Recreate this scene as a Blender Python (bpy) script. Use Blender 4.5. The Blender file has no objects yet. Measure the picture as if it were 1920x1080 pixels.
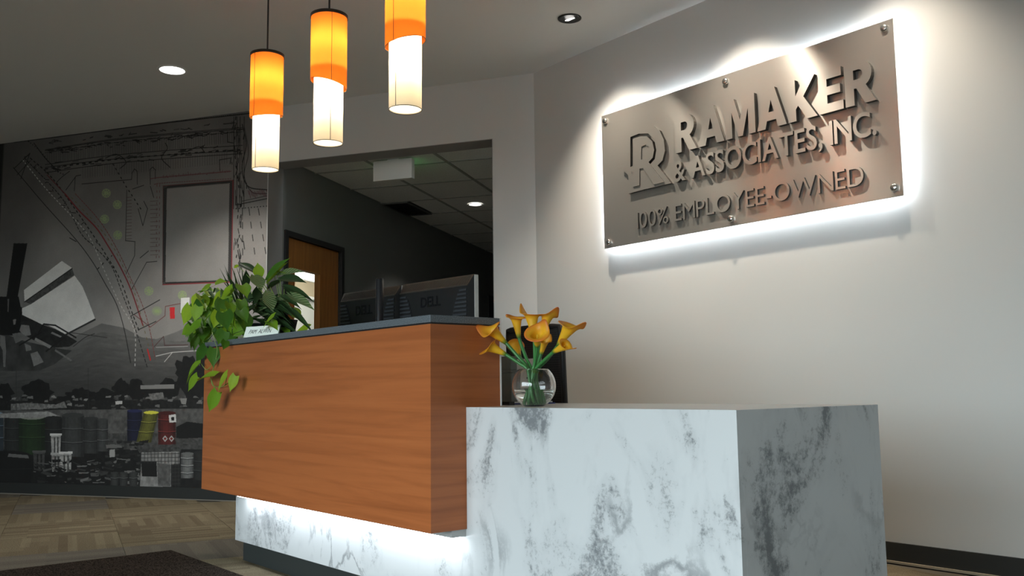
import bpy, bmesh, math, random
import numpy as np
from mathutils import Vector, Matrix
R = math.radians
random.seed(7)
scene = bpy.context.scene
col = scene.collection

# ------------------------------------------------------------------ camera
CAM = np.array([2.4488, -1.6996, 0.8017]); YAW, PITCH, ROLL, FPX = -0.8741, 0.1111, -0.0128, 1707.9
_f = np.array([math.sin(YAW)*math.cos(PITCH), math.cos(YAW)*math.cos(PITCH), math.sin(PITCH)])
_r0 = np.array([math.cos(YAW), -math.sin(YAW), 0.0]); _u0 = np.cross(_r0, _f)
_r = _r0*math.cos(ROLL) + _u0*math.sin(ROLL); _u = -_r0*math.sin(ROLL) + _u0*math.cos(ROLL)
cd = bpy.data.cameras.new('camera'); cam = bpy.data.objects.new('camera', cd); col.objects.link(cam)
cd.sensor_width = 36.0; cd.lens = FPX*36.0/1920.0; cd.clip_start = 0.02; cd.clip_end = 200
cam.matrix_world = Matrix(((_r[0], _u[0], -_f[0], CAM[0]), (_r[1], _u[1], -_f[1], CAM[1]), (_r[2], _u[2], -_f[2], CAM[2]), (0, 0, 0, 1)))
scene.camera = cam

# ------------------------------------------------------------------ world / sky, exposure
scene.view_settings.view_transform = 'Standard'
scene.view_settings.look = 'None'
scene.view_settings.exposure = 0.0
scene.view_settings.gamma = 1.0
scene.view_settings.use_curve_mapping = False
SKY = 10.2
w = bpy.data.worlds.new('sky'); scene.world = w; w.use_nodes = True
nt = w.node_tree; nt.nodes.clear()
wo = nt.nodes.new('ShaderNodeOutputWorld'); bg = nt.nodes.new('ShaderNodeBackground')
tc = nt.nodes.new('ShaderNodeTexCoord'); sx = nt.nodes.new('ShaderNodeSeparateXYZ'); rp = nt.nodes.new('ShaderNodeValToRGB')
rp.color_ramp.elements[0].position = 0.49; rp.color_ramp.elements[0].color = (0.14, 0.14, 0.135, 1)
rp.color_ramp.elements[1].position = 0.515; rp.color_ramp.elements[1].color = (0.80, 0.94, 1.0, 1)
ma = nt.nodes.new('ShaderNodeMath'); ma.operation = 'MULTIPLY_ADD'; ma.inputs[1].default_value = 0.5; ma.inputs[2].default_value = 0.5
nt.links.new(tc.outputs['Generated'], sx.inputs[0]); nt.links.new(sx.outputs['Z'], ma.inputs[0]); nt.links.new(ma.outputs[0], rp.inputs[0])
nt.links.new(rp.outputs[0], bg.inputs[0]); nt.links.new(bg.outputs[0], wo.inputs[0]); bg.inputs[1].default_value = SKY

# window extents in the front wall (y = FRONT)
FRONT = -5.2; WX0, WX1, WZ0, WZ1 = -1.6, 4.6, 0.25, 2.55
pl = bpy.data.lights.new('window_portal', 'AREA'); pl.shape = 'RECTANGLE'; pl.size = WX1-WX0; pl.size_y = WZ1-WZ0
pl.cycles.is_portal = True
po = bpy.data.objects.new('window_portal', pl); col.objects.link(po)
po.location = ((WX0+WX1)/2, FRONT-0.1, (WZ0+WZ1)/2); po.rotation_euler = (R(90), 0, 0)   # faces +Y into the room

def spot(name, loc, target, watts, deg, blend, colr, rad=0.03):
    l = bpy.data.lights.new(name, 'SPOT'); l.energy = watts; l.spot_size = R(deg); l.spot_blend = blend; l.color = colr; l.shadow_soft_size = rad
    o = bpy.data.objects.new(name, l); col.objects.link(o); o.location = loc
    o.rotation_euler = (Vector(target)-Vector(loc)).to_track_quat('-Z', 'Y').to_euler(); return o
def bulb(name, loc, watts, colr, rad=0.02):
    l = bpy.data.lights.new(name, 'POINT'); l.energy = watts; l.color = colr; l.shadow_soft_size = rad
    o = bpy.data.objects.new(name, l); col.objects.link(o); o.location = loc; return o

# ------------------------------------------------------------------ key planes
ZC = 2.9905                                   # lobby ceiling
K = np.array([-2.1512, 2.3696, 0.0]); BANG = -0.5376
E = np.array([-math.cos(BANG), math.sin(BANG), 0.0]); N = np.array([E[1], -E[0], 0.0])      # along the back wall / into the hall
D = np.array([math.cos(-0.0101), math.sin(-0.0101), 0.0]); NS = np.array([-D[1], D[0], 0.0]) # along the sign wall / into it
OXR, OXL, HOP, TW = 0.3107, 2.1505, 2.5558, 0.20
HZ = 2.632                                    # hall ceiling
SP = [(-1.307, 1.915), (-0.377, 1.91), (0.475, 1.90)]
WARM = (1.0, 0.87, 0.70)

def ray(x, y): return _f + (x-960)/FPX*_r - (y-540)/FPX*_u
def plane(x, y, P, n):
    v = ray(x, y); return CAM + v*((n@(P-CAM))/(n@v))
def at(x, y, Y): return Vector(plane(x, y, np.array([0, Y, 0.0]), np.array([0, 1.0, 0])))
def atz(x, y, z): return Vector(plane(x, y, np.array([0, 0, z]), np.array([0, 0, 1.0])))

# ------------------------------------------------------------------ materials
def lin(c): return tuple((v/12.92 if v <= 0.04045 else ((v+0.055)/1.055)**2.4) for v in (x/255 for x in c))
def mat(name, colr=(0.5, 0.5, 0.5), rough=0.5, metal=0.0, **kw):
    m = bpy.data.materials.new(name); m.use_nodes = True; b = m.node_tree.nodes['Principled BSDF']
    b.inputs['Base Color'].default_value = (*colr, 1); b.inputs['Roughness'].default_value = rough; b.inputs['Metallic'].default_value = metal
    for k, v in kw.items():
        b.inputs[k.replace('_', ' ')].default_value = v
    return m
def nd(m, t, **kw):
    n = m.node_tree.nodes.new(t)
    for k, v in kw.items():
        if k in n.inputs: n.inputs[k].default_value = v
        else: setattr(n, k, v)
    return n
def ln(m, a, b): m.node_tree.links.new(a, b)
def bsdf(m): return m.node_tree.nodes['Principled BSDF']
def mapping(m, scale=(1, 1, 1), coord='Object', rot=(0, 0, 0), loc=(0, 0, 0)):
    t = nd(m, 'ShaderNodeTexCoord'); mp = nd(m, 'ShaderNodeMapping')
    mp.inputs['Scale'].default_value = scale; mp.inputs['Rotation'].default_value = rot; mp.inputs['Location'].default_value = loc
    ln(m, t.outputs[coord], mp.inputs['Vector']); return mp.outputs['Vector']
def noise(m, vec, scale=5, detail=4, rough=0.5, dist=0.0):
    n = nd(m, 'ShaderNodeTexNoise'); n.inputs['Scale'].default_value = scale; n.inputs['Detail'].default_value = detail
    n.inputs['Roughness'].default_value = rough; n.inputs['Distortion'].default_value = dist
    ln(m, vec, n.inputs['Vector']); return n.outputs['Fac']
def ramp(m, fac, stops):
    r = nd(m, 'ShaderNodeValToRGB'); e = r.color_ramp.elements
    e[0].position = stops[0][0]; e[0].color = (*stops[0][1], 1); e[1].position = stops[-1][0]; e[1].color = (*stops[-1][1], 1)
    for p, c in stops[1:-1]:
        x = e.new(p); x.color = (*c, 1)
    ln(m, fac, r.inputs[0]); return r.outputs[0]
def mixc(m, fac, a, b, mode='MIX'):
    x = nd(m, 'ShaderNodeMix', data_type='RGBA', blend_type=mode)
    for sock, v in ((x.inputs[0], fac), (x.inputs[6], a), (x.inputs[7], b)):
        if hasattr(v, 'is_output') or isinstance(v, bpy.types.NodeSocket): ln(m, v, sock)
        elif isinstance(v, (int, float)): sock.default_value = v
        else: sock.default_value = (*v, 1)
    return x.outputs[2]
def mth(m, op, a, b=0.0, clamp=False):
    x = nd(m, 'ShaderNodeMath', operation=op); x.use_clamp = clamp
    for sock, v in ((x.inputs[0], a), (x.inputs[1], b)):
        if isinstance(v, bpy.types.NodeSocket): ln(m, v, sock)
        else: sock.default_value = v
    return x.outputs[0]
def bump(m, h, strength=0.2, dist=0.01):
    b = nd(m, 'ShaderNodeBump'); b.inputs['Strength'].default_value = strength; b.inputs['Distance'].default_value = dist
    ln(m, h, b.inputs['Height']); ln(m, b.outputs[0], bsdf(m).inputs['Normal'])
def setc(m, c): ln(m, c, bsdf(m).inputs['Base Color'])
def emit(name, colr, strength):
    m = mat(name, (0.8, 0.8, 0.8)); b = bsdf(m); b.inputs['Emission Color'].default_value = (*colr, 1); b.inputs['Emission Strength'].default_value = strength; return m

M = {}
def paint(name, c, tex=0.06):
    m = mat(name, c, 0.75); v = mapping(m, coord='Object'); n = noise(m, v, 220, 3); bump(m, n, tex, 0.002)
    setc(m, mixc(m, mth(m, 'MULTIPLY', noise(m, v, 2.0, 3), 0.10), c, tuple(x*0.8 for x in c))); return m
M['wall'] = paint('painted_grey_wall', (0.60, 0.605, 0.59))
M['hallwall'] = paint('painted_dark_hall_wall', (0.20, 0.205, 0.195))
M['ceil'] = paint('painted_ceiling', (0.74, 0.745, 0.73))
M['jamb'] = paint('painted_jamb', (0.30, 0.30, 0.295))
M['base'] = mat('rubber_baseboard', (0.020, 0.022, 0.021), 0.55)
M['black'] = mat('black_plastic', (0.012, 0.012, 0.013), 0.45)
M['blackmetal'] = mat('black_powder_coat', (0.015, 0.014, 0.013), 0.4)
M['white'] = mat('white_melamine', (0.78, 0.78, 0.76), 0.4)
M['paper'] = mat('white_paper', (0.88, 0.87, 0.84), 0.8)
M['silver'] = mat('silver_plastic', (0.55, 0.55, 0.53), 0.35, 0.3)
M['ink'] = mat('black_ink', (0.03, 0.03, 0.03), 0.8)
M['navy'] = mat('navy_card', (0.02, 0.03, 0.14), 0.6)
M['greyplastic'] = mat('grey_plastic', (0.13, 0.135, 0.12), 0.5)

# cherry laminate, grain along local X
m = M['wood'] = mat('cherry_laminate', (0.36, 0.115, 0.035), 0.38)
v = mapping(m, (0.38, 9, 9)); n1 = noise(m, v, 3.2, 6, 0.6, 0.6)
v2 = mapping(m, (2.0, 60, 60)); n2 = noise(m, v2, 4, 3, 0.6)
v3 = mapping(m, (0.35, 2.2, 2.2)); n3 = noise(m, v3, 3.0, 3, 0.5)
c = ramp(m, n1, [(0.30, (0.30, 0.082, 0.022)), (0.52, (0.43, 0.125, 0.035)), (0.75, (0.50, 0.155, 0.045))])
c = mixc(m, mth(m, 'MULTIPLY', n2, 0.25), c, (0.22, 0.060, 0.016))
c = mixc(m, mth(m, 'MULTIPLY', n3, 0.35), c, (0.40, 0.13, 0.040)); setc(m, c)

m = M['doorwood'] = mat('oak_door_veneer', (0.20, 0.085, 0.022), 0.4)
v = mapping(m, (14, 14, 1.0)); setc(m, ramp(m, noise(m, v, 3, 5, 0.6), [(0.3, (0.33, 0.125, 0.030)), (0.7, (0.50, 0.215, 0.055))]))

# white laminate with grey smoky veins
m = M['marble'] = mat('marble_laminate', (0.75, 0.75, 0.75), 0.33)
v = mapping(m, coord='Object'); 
vr = mapping(m, (1.0, 1.0, 0.6), rot=(0.0, R(32), 0.0))
big = noise(m, vr, 3.3, 3, 0.58, 1.5); fine = noise(m, v, 62, 6, 0.78, 0.3); blot = noise(m, v, 9, 4, 0.6, 0.8)
fo_ = mth(m, 'SUBTRACT', fine, 0.5); bo_ = mth(m, 'SUBTRACT', blot, 0.5)
s1 = mth(m, 'ADD', mth(m, 'ADD', big, mth(m, 'MULTIPLY', fo_, 0.62)), mth(m, 'MULTIPLY', bo_, 0.30))
speck = ramp(m, s1, [(0.575, (0, 0, 0)), (0.71, (1, 1, 1))])
ridge = mth(m, 'ABSOLUTE', mth(m, 'SUBTRACT', noise(m, vr, 2.6, 4, 0.55, 1.8), 0.5))
vein = ramp(m, mth(m, 'ADD', ridge, mth(m, 'MULTIPLY', fo_, 0.10)), [(0.004, (1, 1, 1)), (0.035, (0, 0, 0))])
veinm = mth(m, 'MULTIPLY', vein, ramp(m, noise(m, v, 2.7, 2, 0.5), [(0.46, (0, 0, 0)), (0.62, (1, 1, 1))]))
amt = mth(m, 'MAXIMUM', speck, mth(m, 'MULTIPLY', veinm, 0.8))
haze = ramp(m, mth(m, 'ADD', big, mth(m, 'MULTIPLY', bo_, 0.25)), [(0.47, (0, 0, 0)), (0.70, (1, 1, 1))])
c = mixc(m, mth(m, 'MULTIPLY', haze, 0.42), (0.63, 0.645, 0.65), (0.36, 0.375, 0.385))
c = mixc(m, mth(m, 'MULTIPLY', amt, 0.80), c, (0.13, 0.14, 0.15)); setc(m, c)

m = M['granite'] = mat('charcoal_granite_laminate', (0.09, 0.105, 0.115), 0.42)
v = mapping(m); setc(m, ramp(m, noise(m, v, 330, 2, 0.7), [(0.35, (0.055, 0.065, 0.075)), (0.5, (0.105, 0.125, 0.14)), (0.68, (0.20, 0.225, 0.24))]))
M['kick'] = mat('dark_toe_kick', (0.028, 0.034, 0.034), 0.5)

# brushed steel: brush lines run level, so highlights stretch upright
m = M['steel'] = mat('brushed_steel', (0.50, 0.475, 0.45), 0.34, 0.85, Anisotropic=0.84)
tv = nd(m, 'ShaderNodeCombineXYZ'); tv.inputs[2].default_value = 1.0; ln(m, tv.outputs[0], bsdf(m).inputs['Tangent'])
v = mapping(m, (1.2, 1.2, 420)); n1 = noise(m, v, 6, 3, 0.6)
ln(m, mth(m, 'MULTIPLY_ADD', n1, 0.05), bsdf(m).inputs['Roughness']); bsdf(m).inputs['Roughness'].links[0].from_node.inputs[2].default_value = 0.26
setc(m, mixc(m, n1, (0.70, 0.68, 0.65), (0.75, 0.73, 0.70)))
M['letterside'] = mat('shaded_letter_edge', (0.045, 0.040, 0.036), 0.5, 0.5)  # steel sides of the raised letters, their shade put into a darker colour
M['cap'] = mat('polished_standoff_cap', (0.72, 0.71, 0.69), 0.22, 1.0)

# carpet tile: strips of brown, each tile its own tone
m = M['carpet'] = mat('carpet_tile', (0.12, 0.10, 0.07), 0.95, Specular_IOR_Level=0.0)
v = mapping(m, coord='Object'); oi = nd(m, 'ShaderNodeObjectInfo')
off = nd(m, 'ShaderNodeVectorMath', operation='ADD'); cx = nd(m, 'ShaderNodeCombineXYZ')
ln(m, mth(m, 'MULTIPLY', oi.outputs['Random'], 40.0), cx.inputs[0]); ln(m, mth(m, 'MULTIPLY', oi.outputs['Random'], 23.0), cx.inputs[1])
ln(m, v, off.inputs[0]); ln(m, cx.outputs[0], off.inputs[1])
def brick(wd, ht, c1, c2):
    b = nd(m, 'ShaderNodeTexBrick'); b.inputs['Scale'].default_value = 1.0; b.inputs['Brick Width'].default_value = wd; b.inputs['Row Height'].default_value = ht
    b.inputs['Mortar Size'].default_value = 0.0; b.inputs['Color1'].default_value = (*c1, 1); b.inputs['Color2'].default_value = (*c2, 1); b.offset = 0.37; b.inputs['Bias'].default_value = -0.15
    ln(m, off.outputs[0], b.inputs['Vector']); return b.outputs['Color']
c = brick(0.90, 0.046, (0.26, 0.218, 0.145), (0.085, 0.066, 0.045))
c2 = brick(0.45, 0.115, (0.25, 0.21, 0.14), (0.14, 0.115, 0.078)); c = mixc(m, 0.5, c, c2)
ft = nd(m, 'ShaderNodeTexNoise'); ft.inputs['Scale'].default_value = 190; ln(m, v, ft.inputs['Vector'])
c = mixc(m, mth(m, 'MULTIPLY', ramp(m, ft.outputs['Fac'], [(0.38, (0, 0, 0)), (0.62, (1, 1, 1))]), 0.55), c, (0.06, 0.048, 0.032))
blue = ramp(m, oi.outputs['Random'], [(0.90, (0, 0, 0)), (0.93, (1, 1, 1))])
c = mixc(m, mth(m, 'MULTIPLY', blue, 0.35), c, (0.09, 0.10, 0.12))
setc(m, c); bump(m, ft.outputs['Fac'], 0.5, 0.004)
m = M['mat'] = mat('ribbed_entrance_mat', (0.022, 0.018, 0.015), 1.0, Specular_IOR_Level=0.0)
v = mapping(m); setc(m, ramp(m, noise(m, v, 150, 3, 0.7), [(0.38, (0.006, 0.005, 0.004)), (0.66, (0.075, 0.058, 0.047))])); bump(m, noise(m, v, 150, 3, 0.7), 0.8, 0.006)

# lamp shades: thin cloth, lit from the bulbs inside
def cloth(name, c, tr):
    m = bpy.data.materials.new(name); m.use_nodes = True; t = m.node_tree; t.nodes.clear()
    o = t.nodes.new('ShaderNodeOutputMaterial'); a = t.nodes.new('ShaderNodeBsdfTranslucent'); b = t.nodes.new('ShaderNodeBsdfDiffuse'); x = t.nodes.new('ShaderNodeMixShader')
    a.inputs[0].default_value = (*tr, 1); b.inputs[0].default_value = (*c, 1); x.inputs[0].default_value = 0.6
    tcn = t.nodes.new('ShaderNodeTexCoord'); nz = t.nodes.new('ShaderNodeTexNoise'); nz.inputs['Scale'].default_value = 300; t.links.new(tcn.outputs['Object'], nz.inputs['Vector'])
    bp = t.nodes.new('ShaderNodeBump'); bp.inputs['Strength'].default_value = 0.05; t.links.new(nz.outputs['Fac'], bp.inputs['Height']); t.links.new(bp.outputs[0], b.inputs['Normal'])
    t.links.new(a.outputs[0], x.inputs[1]) if False else None
    t.links.new(b.outputs[0], x.inputs[1]); t.links.new(a.outputs[0], x.inputs[2]); t.links.new(x.outputs[0], o.inputs[0]); return m
M['orange'] = cloth('orange_shade_cloth', (0.75, 0.20, 0.03), (0.95, 0.235, 0.03))
M['cream'] = cloth('cream_shade_cloth', (0.80, 0.74, 0.60), (0.95, 0.86, 0.66))
M['diffuser'] = cloth('frosted_diffuser', (0.85, 0.83, 0.78), (0.95, 0.93, 0.86))
M['lens'] = emit('lit_downlight_lens', (1.0, 0.96, 0.90), 6.0)
M['led'] = emit('cool_led_strip', (0.86, 0.94, 1.0), 17.0)
M['ledsign'] = emit('sign_led_strip', (0.86, 0.93, 1.0), 42.0)
M['panel'] = emit('office_light_panel', (1.0, 0.98, 0.93), 3.0)
M['green'] = emit('green_sign_face', (0.15, 1.0, 0.25), 0.5)
M['office'] = paint('office_wall', (0.70, 0.70, 0.66))
M['tile'] = None
m = M['tile'] = mat('acoustic_ceiling_tile', (0.42, 0.42, 0.40), 0.9); v = mapping(m)
setc(m, ramp(m, noise(m, v, 160, 2, 0.6), [(0.35, (0.66, 0.66, 0.63)), (0.5, (0.84, 0.84, 0.80))])); bump(m, noise(m, v, 160, 2, 0.6), 0.3, 0.003)
m = M['glass'] = mat('clear_glass', (1, 1, 1), 0.0, 0.0, IOR=1.45); bsdf(m).inputs['Transmission Weight'].default_value = 1.0
m = M['water'] = mat('water', (0.96, 1.0, 0.97), 0.0, 0.0, IOR=1.33); bsdf(m).inputs['Transmission Weight'].default_value = 1.0
m = M['pane'] = mat('door_glass', (0.97, 1, 0.98), 0.02, 0.0, IOR=1.02); bsdf(m).inputs['Transmission Weight'].default_value = 1.0
m = M['acrylic'] = mat('acrylic', (0.55, 0.62, 0.52), 0.08, 0.0, IOR=1.3); bsdf(m).inputs['Transmission Weight'].default_value = 0.75
def leafmat(name, a, b, vein=None, tr=0.35):
    m = mat(name, a, 0.5, Specular_IOR_Level=0.3); oi = nd(m, 'ShaderNodeObjectInfo'); v = mapping(m, (3, 3, 3))
    c = mixc(m, oi.outputs['Random'], a, b)
    if vein:
        wv = nd(m, 'ShaderNodeTexWave', wave_type='BANDS', bands_direction='DIAGONAL'); wv.inputs['Scale'].default_value = 6; wv.inputs['Distortion'].default_value = 1.5
        ln(m, mapping(m, (1, 1, 1)), wv.inputs['Vector']); c = mixc(m, mth(m, 'MULTIPLY', ramp(m, wv.outputs['Fac'], [(0.55, (0, 0, 0)), (0.75, (1, 1, 1))]), 0.6), c, vein)
    else: c = mixc(m, mth(m, 'MULTIPLY', noise(m, v, 3, 3), 0.4), c, tuple(x*0.6 for x in a))
    setc(m, c); b_ = bsdf(m); 
    t = nd(m, 'ShaderNodeBsdfTranslucent'); ln(m, c, t.inputs[0]); x = nd(m, 'ShaderNodeMixShader'); x.inputs[0].default_value = tr
    ln(m, b_.outputs[0], x.inputs[1]); ln(m, t.outputs[0], x.inputs[2]); ln(m, x.outputs[0], m.node_tree.nodes['Material Output'].inputs[0]); return m
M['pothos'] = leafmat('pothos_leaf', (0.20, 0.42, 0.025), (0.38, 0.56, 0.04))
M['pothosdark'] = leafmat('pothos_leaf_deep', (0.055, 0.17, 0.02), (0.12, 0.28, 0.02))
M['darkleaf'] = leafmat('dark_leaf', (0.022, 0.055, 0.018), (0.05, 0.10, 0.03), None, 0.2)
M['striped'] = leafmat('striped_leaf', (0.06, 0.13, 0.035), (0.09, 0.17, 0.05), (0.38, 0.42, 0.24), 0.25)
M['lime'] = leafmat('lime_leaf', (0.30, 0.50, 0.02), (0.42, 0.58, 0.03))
M['vine'] = mat('vine_stem', (0.22, 0.34, 0.08), 0.5)
M['stemgreen'] = mat('lily_stem', (0.04, 0.19, 0.045), 0.35)
m = M['spathe'] = mat('lily_spathe', (0.8, 0.5, 0.05), 0.42)
va = nd(m, 'ShaderNodeVertexColor', layer_name='Col'); setc(m, va.outputs['Color'])
t = nd(m, 'ShaderNodeBsdfTranslucent'); ln(m, va.outputs['Color'], t.inputs[0]); x = nd(m, 'ShaderNodeMixShader'); x.inputs[0].default_value = 0.35
ln(m, bsdf(m).outputs[0], x.inputs[1]); ln(m, t.outputs[0], x.inputs[2]); ln(m, x.outputs[0], m.node_tree.nodes['Material Output'].inputs[0])
M['spadix'] = mat('lily_spadix', (0.85, 0.55, 0.04), 0.6)
m = M['mesh'] = mat('black_mesh_fabric', (0.012, 0.012, 0.012), 0.7)
v = mapping(m, (1, 1, 1)); wv = nd(m, 'ShaderNodeTexWave', wave_type='BANDS', bands_direction='Z'); wv.inputs['Scale'].default_value = 28; ln(m, v, wv.inputs['Vector'])
setc(m, ramp(m, wv.outputs['Fac'], [(0.3, (0.006, 0.006, 0.006)), (0.8, (0.022, 0.022, 0.022))]))
M['soil'] = mat('potting_soil', (0.015, 0.011, 0.008), 1.0)

# ------------------------------------------------------------------ mesh builder
ID = lambda p: p
class MB:
    def __init__(s): s.v = []; s.f = []; s.mi = []; s.smooth = False; s.sm = []
    def add(s, vs, fs, mi=0, T=None, smooth=False):
        o = len(s.v); s.v += [tuple(T(p)) if T else tuple(p) for p in vs]
        for f in fs: s.f.append([i+o for i in f]); s.mi.append(mi); s.sm.append(smooth)
        return s
    def box(s, a, b, mi=0, T=None):
        (x0, y0, z0), (x1, y1, z1) = a, b
        vs = [(x0, y0, z0), (x1, y0, z0), (x1, y1, z0), (x0, y1, z0), (x0, y0, z1), (x1, y0, z1), (x1, y1, z1), (x0, y1, z1)]
        return s.add(vs, [(0, 3, 2, 1), (4, 5, 6, 7), (0, 1, 5, 4), (1, 2, 6, 5), (2, 3, 7, 6), (3, 0, 4, 7)], mi, T)
    def lathe(s, prof, n=32, c=(0, 0, 0), mi=0, T=None, cap0=False, cap1=False, smooth=True):
        vs = []; fs = []
        for (r, z) in prof:
            for k in range(n): a = 2*math.pi*k/n; vs.append((c[0]+r*math.cos(a), c[1]+r*math.sin(a), c[2]+z))
        for i in range(len(prof)-1):
            for k in range(n): fs.append((i*n+k, i*n+(k+1) % n, (i+1)*n+(k+1) % n, (i+1)*n+k))
        s.add(vs, fs, mi, T, smooth)
        if cap0: s.add(vs[:n], [tuple(range(n-1, -1, -1))], mi, T)
        if cap1: s.add(vs[-n:], [tuple(range(n))], mi, T)
        return s
    def cyl(s, p, q, r, n=16, mi=0, r2=None): return s.tube([p, q], r, n, mi, r2)
    def tube(s, pts, r, n=8, mi=0, r2=None, caps=True):
        pts = [Vector(p) for p in pts]; r2 = r if r2 is None else r2; vs = []; fs = []; m_ = len(pts)
        t0 = (pts[1]-pts[0]).normalized(); a = t0.orthogonal().normalized()
        for i, p in enumerate(pts):
            t = (pts[min(i+1, m_-1)]-pts[max(i-1, 0)]).normalized(); a = (a-t*a.dot(t)).normalized(); b = t.cross(a); rr = r+(r2-r)*i/(m_-1)
            for k in range(n): an = 2*math.pi*k/n; vs.append(tuple(p+(a*math.cos(an)+b*math.sin(an))*rr))
        for i in range(m_-1):
            for k in range(n): fs.append((i*n+k, i*n+(k+1) % n, (i+1)*n+(k+1) % n, (i+1)*n+k))
        s.add(vs, fs, mi, None, True)
        if caps: s.add(vs[:n], [tuple(range(n-1, -1, -1))], mi); s.add(vs[-n:], [tuple(range(n))], mi)
        return s
    def prism(s, poly, d0, d1, F, mi=0, mside=None):
        """poly of 2-D points extruded between depths d0 (front) and d1; F(u, v, d) -> world"""
        n = len(poly); ar = sum(poly[i][0]*poly[(i+1) % n][1]-poly[(i+1) % n][0]*poly[i][1] for i in range(n))
        if ar < 0: poly = poly[::-1]
        vs = [F(u, v, d0) for u, v in poly]+[F(u, v, d1) for u, v in poly]
        s.add(vs, [tuple(range(n)), tuple(range(2*n-1, n-1, -1))], mi)
        s.add(vs, [(i, i+n, (i+1) % n+n, (i+1) % n) for i in range(n)], mi if mside is None else mside); return s
    def build(s, name, mats, parent=None, bevel=0.0, loc=None):
        me = bpy.data.meshes.new(name)
        vs = s.v
        if loc is not None: vs = [(x-loc[0], y-loc[1], z-loc[2]) for x, y, z in vs]
        me.from_pydata(vs, [], s.f)
        for m_ in (mats if isinstance(mats, (list, tuple)) else [mats]): me.materials.append(m_)
        me.polygons.foreach_set('material_index', s.mi); me.polygons.foreach_set('use_smooth', s.sm); me.update()
        bm = bmesh.new(); bm.from_mesh(me); bmesh.ops.recalc_face_normals(bm, faces=bm.faces); bm.to_mesh(me); bm.free()
        o = bpy.data.objects.new(name, me); col.objects.link(o)
        if loc is not None: o.location = loc
        if bevel:
            b = o.modifiers.new('bevel', 'BEVEL'); b.width = bevel; b.segments = 2; b.limit_method = 'ANGLE'
        if parent is not None:
            o.parent = parent
            if loc is None: o.matrix_parent_inverse = parent.matrix_basis.inverted()
            else: o.location = Vector(loc)-parent.location
        return o
def thing(name, label, cat, loc=(0, 0, 0), group=None):
    o = bpy.data.objects.new(name, None); col.objects.link(o); o.location = loc; o.empty_display_size = 0.05
    o.matrix_basis = Matrix.Translation(Vector(loc)); tag(o, label, cat, group); return o
def tag(o, label=None, cat=None, group=None, kind=None):
    if label: o['label'] = label
    if cat: o['category'] = cat
    if group: o['group'] = group
    if kind: o['kind'] = kind
    return o
def struct(o, label=None): o['kind'] = 'structure'; (label and tag(o, label)); return o

BW = lambda s, t, z: tuple(K+E*s+N*t+np.array([0, 0, z]))      # back wall: along, into hall, up
SW = lambda u, t, z: tuple(K+D*u+NS*t+np.array([0, 0, z]))     # sign wall
def bwbox(mb, s0, s1, t0, t1, z0, z1, mi=0): return mb.box((s0, t0, z0), (s1, t1, z1), mi, T=lambda p: BW(*p))
def swbox(mb, s0, s1, t0, t1, z0, z1, mi=0): return mb.box((s0, t0, z0), (s1, t1, z1), mi, T=lambda p: SW(*p))

# ================================================================== ROOM SHELL
SEND = 5.6                                     # back wall runs on past the frame
XR = 5.2
CL = np.array(BW(SEND, 0, 0))                  # far left corner
XL = CL[0]
mb = MB(); bwbox(mb, OXL, SEND, 0, TW, 0, ZC); bwbox(mb, -0.0, OXR, 0, TW, 0, ZC); bwbox(mb, OXR, OXL, 0, TW, HOP, ZC)
struct(mb.build('wall_back', M['wall']))
# jamb and header linings
mb = MB(); bwbox(mb, OXL-0.004, OXL, 0.0006, TW, 0, HOP-0.004); bwbox(mb, OXR, OXR+0.004, 0.0006, TW, 0, HOP-0.004); bwbox(mb, OXR, OXL, 0.0006, TW, HOP-0.004, HOP)
struct(mb.build('trim_opening', M['jamb']))
mb = MB(); swbox(mb, 0, (XR-K[0]), 0, 0.15, 0, ZC); struct(mb.build('wall_right', M['wall']))
mb = MB(); mb.box((XL-0.15, FRONT, 0), (XL, CL[1], ZC)); struct(mb.build('wall_left', M['wall']))
mb = MB(); mb.box((XR, FRONT, 0), (XR+0.15, 2.35, ZC)); struct(mb.build('wall_side', M['wall']))
mb = MB(); mb.box((XL, FRONT-0.2, 0), (WX0, FRONT, ZC)); mb.box((WX1, FRONT-0.2, 0), (XR, FRONT, ZC))
mb.box((WX0, FRONT-0.2, WZ1), (WX1, FRONT, ZC)); mb.box((WX0, FRONT-0.2, 0), (WX1, FRONT, WZ0)); struct(mb.build('wall_front', M['wall']))
wf = MB()
for k in range(5):
    x = WX0+(WX1-WX0)*k/4; wf.box((x-0.03, FRONT-0.14, WZ0), (x+0.03, FRONT-0.06, WZ1))
wf.box((WX0, FRONT-0.14, WZ0), (WX1, FRONT-0.06, WZ0+0.05)); wf.box((WX0, FRONT-0.14, WZ1-0.05), (WX1, FRONT-0.06, WZ1))
struct(wf.build('window_1', M['blackmetal']))
# lobby ceiling and floor slab follow the room outline
outline = [tuple(K[:2]), tuple(CL[:2]), (XL, FRONT), (XR, FRONT), tuple(np.array(SW(XR-K[0], 0, 0))[:2])]
mb = MB(); mb.prism(outline, ZC, ZC+0.1, lambda u, v, d: (u, v, d)); struct(mb.build('ceiling', M['ceil']))
mb = MB(); mb.box((-12, FRONT, -0.10), (XR+0.2, 11, -0.006)); floor = struct(mb.build('floor', mat('floor_screed', (0.10, 0.085, 0.06), 0.95)))
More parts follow.
